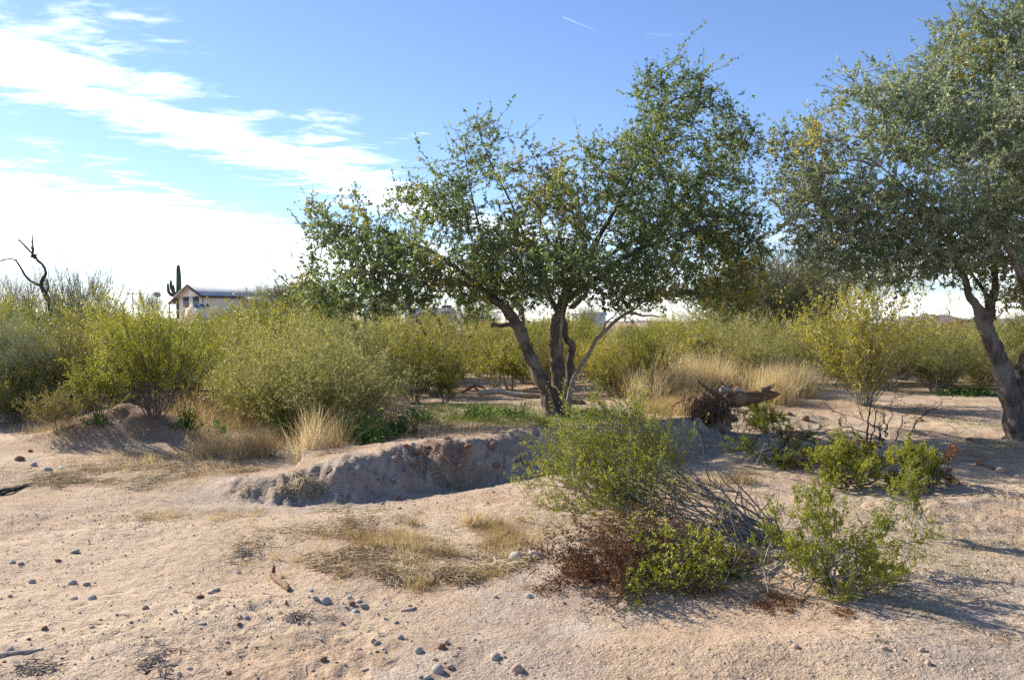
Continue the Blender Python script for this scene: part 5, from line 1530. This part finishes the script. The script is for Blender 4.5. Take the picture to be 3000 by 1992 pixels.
# ------------------------------------------------------------------ buildings and far things
def house():
    D = 100.0
    c = at(595, 945, D)                                   # the near right-hand corner below the eave
    zg = float(H(c[0], D)) - .05
    th = math.radians(-44)                                 # gable end turned to the left
    o = tag(link('house', None, loc=(c[0], D, zg), rot=(0, 0, th)), 'cream single-storey house with long grey roof behind the left thicket', 'house')
    W, L = 6.2, 19.0                                      # local -x along the gable end, +y along the long side
    ze = at(595, 865, D)[2] - zg
    zr = ze + 1.25
    # local axes: x from -W (far left) to 0, y from 0 back to L (to the right in the picture)
    def rot_fix(V): return V
    g = Geo(); box(g, (-W, 0, 0), (0, L, ze)); link('wall', g.mesh('wall', MAT['stucco']), o)
    g = Geo(); g.add([(-W, 0.003, ze), (0, 0.003, ze), (-W / 2, 0.003, zr), (-W, .2, ze), (0, .2, ze), (-W / 2, .2, zr)], [(0, 3, 4, 1), (1, 4, 5, 2), (2, 5, 3, 0)], [(0, 1, 2), (5, 4, 3)])
    link('gable', g.mesh('gable', MAT['stucco']), o)
    ov = .45
    sl = (zr - ze) / (W / 2)
    zo = ze - sl * ov
    for s, nm in ((1, 'near'), (-1, 'far')):
        xe = ov if s == 1 else -W - ov
        g = Geo()
        t = .14
        V = [(xe, -ov, zo), (xe, L + ov, zo), (-W / 2, L + ov, zr), (-W / 2, -ov, zr)]
        V = V + [(x, y, z + t) for x, y, z in V]
        g.add(V, [(0, 3, 2, 1), (4, 5, 6, 7), (0, 1, 5, 4), (1, 2, 6, 5), (2, 3, 7, 6), (3, 0, 4, 7)])
        rf = link('roof', g.mesh('roof', MAT['roof_grey']), o)
        g = Geo()
        V = [(xe, -ov - .05, zo - .12), (-W / 2, -ov - .05, zr - .12), (-W / 2, -ov - .05, zr + t + .03), (xe, -ov - .05, zo + t + .03)]
        V = V + [(x, y + .045, z) for x, y, z in V]
        g.add(V, [(0, 1, 2, 3), (7, 6, 5, 4), (0, 4, 5, 1), (3, 2, 6, 7), (0, 3, 7, 4)])
        link('fascia', g.mesh('fascia', MAT['trim_brown']), rf)
        e0 = xe if s == 1 else xe - .05
        link('eave_board', boxm('eave_board', MAT['trim_brown'], (e0, -ov, zo - .12), (e0 + .05, L + ov, zo + t)), rf)
    for x0, x1 in ((-W * .80, -W * .80 + 1.25), (-W * .38, -W * .38 + 1.25)):
        w = link('window', boxm('window', MAT['trim_brown'], (x0 - .08, -.05, ze - 1.35), (x1 + .08, -.003, ze - .12)), o)
        link('pane', boxm('pane', MAT['window_glass'], (x0, -.07, ze - 1.27), ((x0 + x1) / 2 - .02, -.052, ze - .38)), w)
        link('pane', boxm('pane', MAT['window_glass'], ((x0 + x1) / 2 + .02, -.07, ze - 1.27), (x1, -.052, ze - .38)), w)
        link('shade', boxm('shade', MAT['trim_brown'], (x0 - .1, -.16, ze - .36), (x1 + .1, -.051, ze - .2)), w)
    link('corner_trim', boxm('corner_trim', MAT['trim_brown'], (-.07, -.05, 0), (.05, -.004, ze)), o)
    # lean-to porch on the far side of the gable end
    g = Geo()
    V = [(-W - ov, -ov, zo - .05), (-W - 2.3, -ov, zo - .75), (-W - 2.3, 6, zo - .75), (-W - ov, 6, zo - .05)]
    V = V + [(x, y, z + .12) for x, y, z in V]
    g.add(V, [(0, 3, 2, 1), (4, 5, 6, 7), (0, 1, 5, 4), (1, 2, 6, 5), (2, 3, 7, 6), (3, 0, 4, 7)])
    link('porch_roof', g.mesh('porch_roof', MAT['trim_brown']), o)
    for yy in (-.2, 3, 5.8):
        link('porch_post', boxm('porch_post', MAT['trim_brown'], (-W - 2.25, yy - .06, 0), (-W - 2.13, yy + .06, zo - .76)), o)
    # wide porch roof along the right-hand side
    g = Geo()
    V = [(ov + .06, 5.0, zo), (ov + 3.4, 5.0, zo - .95), (ov + 3.4, L + 2, zo - .95), (ov + .06, L + 2, zo)]
    V = V + [(x, y, z + .12) for x, y, z in V]
    g.add(V, [(0, 3, 2, 1), (4, 5, 6, 7), (0, 1, 5, 4), (1, 2, 6, 5), (2, 3, 7, 6), (3, 0, 4, 7)])
    pr = link('side_roof', g.mesh('side_roof', MAT['roof_grey']), o)
    link('eave_board', boxm('eave_board', MAT['trim_brown'], (ov + 3.41, 5.0, zo - 1.12), (ov + 3.46, L + 2, zo - .84)), pr)
    for yy in (5.2, 9.5, 14, 18.5, L + 1.7):
        link('porch_post', boxm('porch_post', MAT['trim_brown'], (ov + 3.2, yy - .06, 0), (ov + 3.32, yy + .06, zo - 1.0)), o)
    link('roof_vent', boxm('roof_vent', MAT['white_paint'], (-1.9, 9.2, zr - .5), (-1.5, 9.9, zr - .15)), o)
    g = box(Geo(), (-2.6, 13.2, zr - .6), (-2.0, 13.8, zr + .55)); box(g, (-2.68, 13.12, zr + .55), (-1.92, 13.88, zr + .68))
    link('chimney', g.mesh('chimney', MAT['pink_stucco']), o)


house()


def saguaro(label, px, D, top_py, rad, arms):
    x = (px - 1500) / F * D
    b = gp(x, D)
    h = at(px, top_py, D)[2] - b[2]
    o = tag(link('saguaro_cactus', None, loc=b), label, 'cactus')
    def column(pts, nm):
        c = catmull(pts, .25)
        P, R = c[:, :3], c[:, 3]
        sides = 32
        V, Q, T = tubes(P[None], R[None], sides)
        V = V.reshape(len(P), sides, 3)
        rib = np.where(np.arange(sides) % 2 == 0, 1.05, .88)
        V = P[:, None] + (V - P[:, None]) * rib[None, :, None]
        link(nm, Geo().add(V.reshape(-1, 3), Q, T).mesh(nm, MAT['cactus_skin'], False), o)
    column([(0, 0, -.1, rad * .8), (0, 0, h * .3, rad), (0.05, 0, h * .7, rad * .98), (0, 0, h * .93, rad * .8), (0, 0, h * .985, rad * .5), (0, 0, h, rad * .08)], 'stem')
    for a in arms:
        column([(q[0], q[1], q[2], q[3]) for q in a], 'arm')


s = 118 / F
zb = float(H((524 - 1500) / F * 118, 118.0))
zz = lambda py: at(0, py, 118.0)[2] - zb
saguaro('tall saguaro with short arms rising behind the cream house', 524, 118.0, 776, .33, [
    [(-.1, 0, zz(862), .2), (-.7, 0, zz(856), .2), (-1.0, 0, zz(840), .2), (-1.05, 0, zz(826), .16), (-1.05, 0, zz(819), .03)],
    [(-.1, .1, zz(872), .18), (-1.2, .1, zz(862), .18), (-1.45, .1, zz(850), .18), (-1.50, .1, zz(835), .15), (-1.5, .1, zz(828), .03)],
    [(-.1, -.2, zz(866), .2), (-.45, -.5, zz(858), .2), (-.5, -.5, zz(846), .19), (-.5, -.5, zz(834), .04)],
    [(-.3, -.2, zz(870), .2), (-1.1, -.5, zz(858), .19), (-1.2, -.5, zz(846), .18), (-1.2, -.5, zz(838), .04)]])
saguaro('small distant saguaro near the right edge beyond the leaning trunk', 2955, 120.0, 948, .24, [])


def building():
    D = 150.0
    x = (2852 - 1500) / F * D
    b = gp(x, D)
    ztop = at(2852, 941, D)[2] - b[2]; ze = ztop - .62
    o = tag(link('pink_building', None, loc=b, rot=(0, 0, math.radians(-12))), 'low pink stucco building with red roof edge far off by the leaning trunk', 'building')
    link('wall', boxm('wall', MAT['pink_stucco'], (-2.6, 0, 0), (3.6, 9, ze)), o)
    g = Geo(); V = [(-3.0, -.3, ze), (4.0, -.3, ze), (.5, -.3, ztop), (-3.0, 9.3, ze), (4.0, 9.3, ze), (.5, 9.3, ztop)]
    g.add(V, [(0, 3, 4, 1), (1, 4, 5, 2), (2, 5, 3, 0)], [(0, 1, 2), (5, 4, 3)])
    rf = link('roof', g.mesh('roof', MAT['pink_stucco']), o)
    for s_, e in ((-3.1, 1), (4.1, -1)):
        g = Geo()
        V = [(s_, -.36, ze + .02), (.5, -.36, ztop + .02), (.5, -.36, ztop + .20), (s_, -.36, ze + .20)]
        V = V + [(q[0], 9.36, q[2]) for q in V]
        g.add(V, [(0, 1, 2, 3), (7, 6, 5, 4), (0, 4, 5, 1), (3, 2, 6, 7), (0, 3, 7, 4), (1, 5, 6, 2)])
        link('roof_edge', g.mesh('roof_edge', MAT['red_trim']), rf)
    w = link('window', boxm('window', MAT['white_paint'], (-1.2, -.06, ze - 1.6), (0, -.004, ze - .5)), o)
    link('pane', boxm('pane', MAT['window_glass'], (-1.1, -.075, ze - 1.5), (-.1, -.062, ze - .6)), w)


building()


def trailer():
    D = 78.0
    x = (1262 - 1500) / F * D
    b = gp(x, D, 0)
    top = at(1262, 903, D)[2] - b[2]
    o = tag(link('travel_trailer', None, loc=b, rot=(0, 0, math.radians(6))), 'white travel trailer half hidden under the left of the tree crown', 'trailer')
    bm = bmesh.new(); bmesh.ops.create_cube(bm, size=1)
    for v in bm.verts: v.co = Vector((v.co.x * 4.6, v.co.y * 2.2, v.co.z * (top - .5) + .5 + (top - .5) / 2))
    bmesh.ops.bevel(bm, geom=list(bm.edges), offset=.18, segments=3, affect='EDGES')
    me = bpy.data.meshes.new('body'); bm.to_mesh(me); bm.free(); me.materials.append(MAT['white_paint'])
    link('body', me, o)
    for x0, x1 in ((-.95, .15), (1.0, 1.7), (-2.0, -1.5)):
        w = link('window', boxm('window', MAT['white_paint'], (x0 - .1, -1.16, top - 1.0), (x1 + .1, -1.09, top - .2)), o)
        link('pane', boxm('pane', MAT['window_glass'], (x0, -1.18, top - .92), (x1, -1.162, top - .28)), w)
    link('air_conditioner', boxm('air_conditioner', MAT['dark_metal'], (1.0, -.4, top - .003), (1.9, .4, top + .26)), o)
    for x0 in (-.5, .35):
        g = Geo(); P = np.array([[(x0, -1.12, .34), (x0, -.9, .34)]])
        g.add(*tubes(P, np.full((1, 2), .34), 16)); w = link('wheel', g.mesh('wheel', MAT['rubber'], False), o)
        g = Geo(); P = np.array([[(x0, -1.14, .34), (x0, -1.10, .34)]])
        g.add(*tubes(P, np.full((1, 2), .18), 12)); link('rim', g.mesh('rim', MAT['white_paint'], False), w)


trailer()


def shed(px, D, w, top_py, label, mat='white_paint', name='shed', roofmat='white_paint'):
    x = (px - 1500) / F * D
    b = gp(x, D, 0)
    zt = at(px, top_py, D)[2] - b[2]
    zt = max(zt, 2.0)
    o = tag(link(name, None, loc=b), label, 'building')
    link('wall', boxm('wall', MAT[mat], (-w / 2, 0, 0), (w / 2, 4, zt - .5)), o)
    g = Geo(); V = [(-w / 2 - .3, -.3, zt - .5), (w / 2 + .3, -.3, zt - .5), (w / 2 + .3, 4.3, zt - .5), (-w / 2 - .3, 4.3, zt - .5), (-w / 2 - .3, 2, zt), (w / 2 + .3, 2, zt)]
    g.add(V, [(0, 3, 2, 1), (0, 1, 5, 4), (2, 3, 4, 5)], [(1, 2, 5), (3, 0, 4)])
    link('roof', g.mesh('roof', MAT[roofmat]), o)
    link('door', boxm('door', MAT['trim_brown'], (-.45, -.05, 0), (.45, -.004, min(2.0, zt - .6))), o)


shed(1725, 140.0, 5.5, 914, 'low white roofed building far off in the gap right of the forked trunk')


def dish():
    D = 92.0
    b = gp((461 - 1500) / F * D, D, 0)
    zc = at(461, 868, D)[2] - b[2]
    o = tag(link('satellite_dish', None, loc=b), 'tan satellite dish on a pole left of the cream house', 'dish')
    link('pole', Geo().add(*tubes(np.array([[(0, 0, -.1), (0, 0, zc * .5), (0, 0, zc)]]), np.full((1, 3), .05), 8)).mesh('pole', MAT['dark_metal'], True), o)
    rr, aa = np.linspace(.02, .37, 7), np.linspace(0, 2 * math.pi, 24, endpoint=False)
    V = np.array([[(r0 * math.cos(t), -.05 + .45 * r0 * r0 * 1.6 - .18, r0 * math.sin(t)) for t in aa] for r0 in rr])
    V2 = V.copy(); V2[..., 1] += .03
    idx = np.arange(7 * 24).reshape(7, 24); nx = np.roll(idx, -1, 1)
    Q = np.stack([idx[:-1], idx[1:], nx[1:], nx[:-1]], -1).reshape(-1, 4)
    n0 = 7 * 24
    rim = np.stack([idx[-1], idx[-1] + n0, nx[-1] + n0, nx[-1]], -1)
    g = Geo().add(np.concatenate([V.reshape(-1, 3), V2.reshape(-1, 3)]), np.concatenate([Q, Q[:, ::-1] + n0, rim]))
    link('reflector', g.mesh('reflector', MAT['dish_tan'], True), o, loc=(0, 0, zc + .1), rot=(math.radians(-50), math.radians(35), 0))
    link('feed_arm', Geo().add(*tubes(np.array([[(0, -.1, zc), (.05, -.3, zc + .35), (.1, -.35, zc + .6)]]), np.full((1, 3), .02), 5)).mesh('feed_arm', MAT['dark_metal'], True), o)


dish()


def blue_cover():
    D = 92.0
    b = gp((585 - 1500) / F * D, D, 0)
    z0, z1 = at(585, 899, D)[2] - b[2], at(585, 891, D)[2] - b[2]
    o = tag(link('covered_stack', None, loc=b), 'stack under a blue tarpaulin in front of the cream house', 'tarpaulin')
    link('stack', boxm('stack', MAT['white_paint'], (-.55, 0, 0), (.55, 1.2, z0)), o)
    n = 24
    g = Geo(); r = np.random.default_rng(3)
    xs = np.linspace(-1.15, 1.15, n)
    prof = [(-.12, z0 - .12), (-.08, z0 + .1), (0, z1), (.6, z1 + .08), (1.2, z1), (1.3, z0)]
    xs = xs * .55
    V = np.array([[(x, y, z + .05 * math.sin(i * 1.9) * (1 if k in (0, 5) else .4)) for k, (y, z) in enumerate(prof)] for i, x in enumerate(xs)])
    idx = np.arange(n * 6).reshape(n, 6)
    Q = np.stack([idx[:-1, :-1], idx[1:, :-1], idx[1:, 1:], idx[:-1, 1:]], -1).reshape(-1, 4)
    link('tarpaulin', g.add(V.reshape(-1, 3), Q).mesh('tarpaulin', MAT['blue_tarp'], True), o)


blue_cover()


def pole(px, D, top_py, label):
    b = gp((px - 1500) / F * D, D, 0)
    h = at(px, top_py, D)[2] - b[2]
    o = tag(link('utility_pole', None, loc=b), label, 'pole')
    link('shaft', Geo().add(*tubes(np.array([[(0, 0, -.3), (0, 0, h * .5), (0, 0, h)]]), np.array([[.14, .12, .10]]), 8)).mesh('shaft', MAT['dead_wood_dark'], True), o)
    link('crossarm', boxm('crossarm', MAT['dead_wood_dark'], (-.9, -.06, h - .5), (.9, .06, h - .38)), o)
    for x in (-.8, 0, .8):
        link('insulator', Geo().add(*tubes(np.array([[(x, 0, h - .38), (x, 0, h - .2)]]), np.full((1, 2), .05), 8)).mesh('insulator', MAT['dark_metal'], True), o)
    return b + np.array([0, 0, h - .2])


A = pole(390, 170.0, 855, 'thin utility pole left of the saguaro')
Bq = pole(1733, 190.0, 892, 'thin utility pole in the sky gap right of the forked trunk')


def wire(P0, P1, sag, label):
    t = np.linspace(0, 1, 24)
    C = np.array(P0)[None] + (np.array(P1) - np.array(P0))[None] * t[:, None]
    C[:, 2] -= sag * 4 * t * (1 - t)
    tag(link('power_line', Geo().add(*tubes((C - C[0])[None], np.full((1, 24), .02), 4)).mesh('power_line', MAT['dark_metal']), loc=C[0]), label, 'wire')


wire(A, at(-400, 840, 175.0), 1.2, 'power line running left from the pole by the saguaro')
wire(A, Bq, 2.0, 'power line running right behind the cream house roof')
b = gp((1098 - 1500) / F * 70.0, 70.0, 0)
o = tag(link('tarp_shelter', None, loc=b), 'small teal tarp shelter behind the hanging end of the tree crown', 'shelter')
zt = at(1098, 900, 70.0)[2] - b[2]
for x, y in ((-.7, 0), (.7, 0), (-.7, 1.6), (.7, 1.6)):
    link('pole', Geo().add(*tubes(np.array([[(x, y, 0), (x, y, zt - .25)]]), np.full((1, 2), .025), 6)).mesh('pole', MAT['dark_metal']), o)
g = Geo(); V = np.array([(-.9, -.15, zt - .3), (.9, -.15, zt - .3), (.9, 1.75, zt - .3), (-.9, 1.75, zt - .3), (-.9, .8, zt), (.9, .8, zt), (-.9, -.2, zt - .9), (.9, -.2, zt - .9)])
link('canopy', g.add(V, [(0, 1, 5, 4), (4, 5, 2, 3), (6, 7, 1, 0)]).mesh('canopy', MAT['teal_tarp']), o)
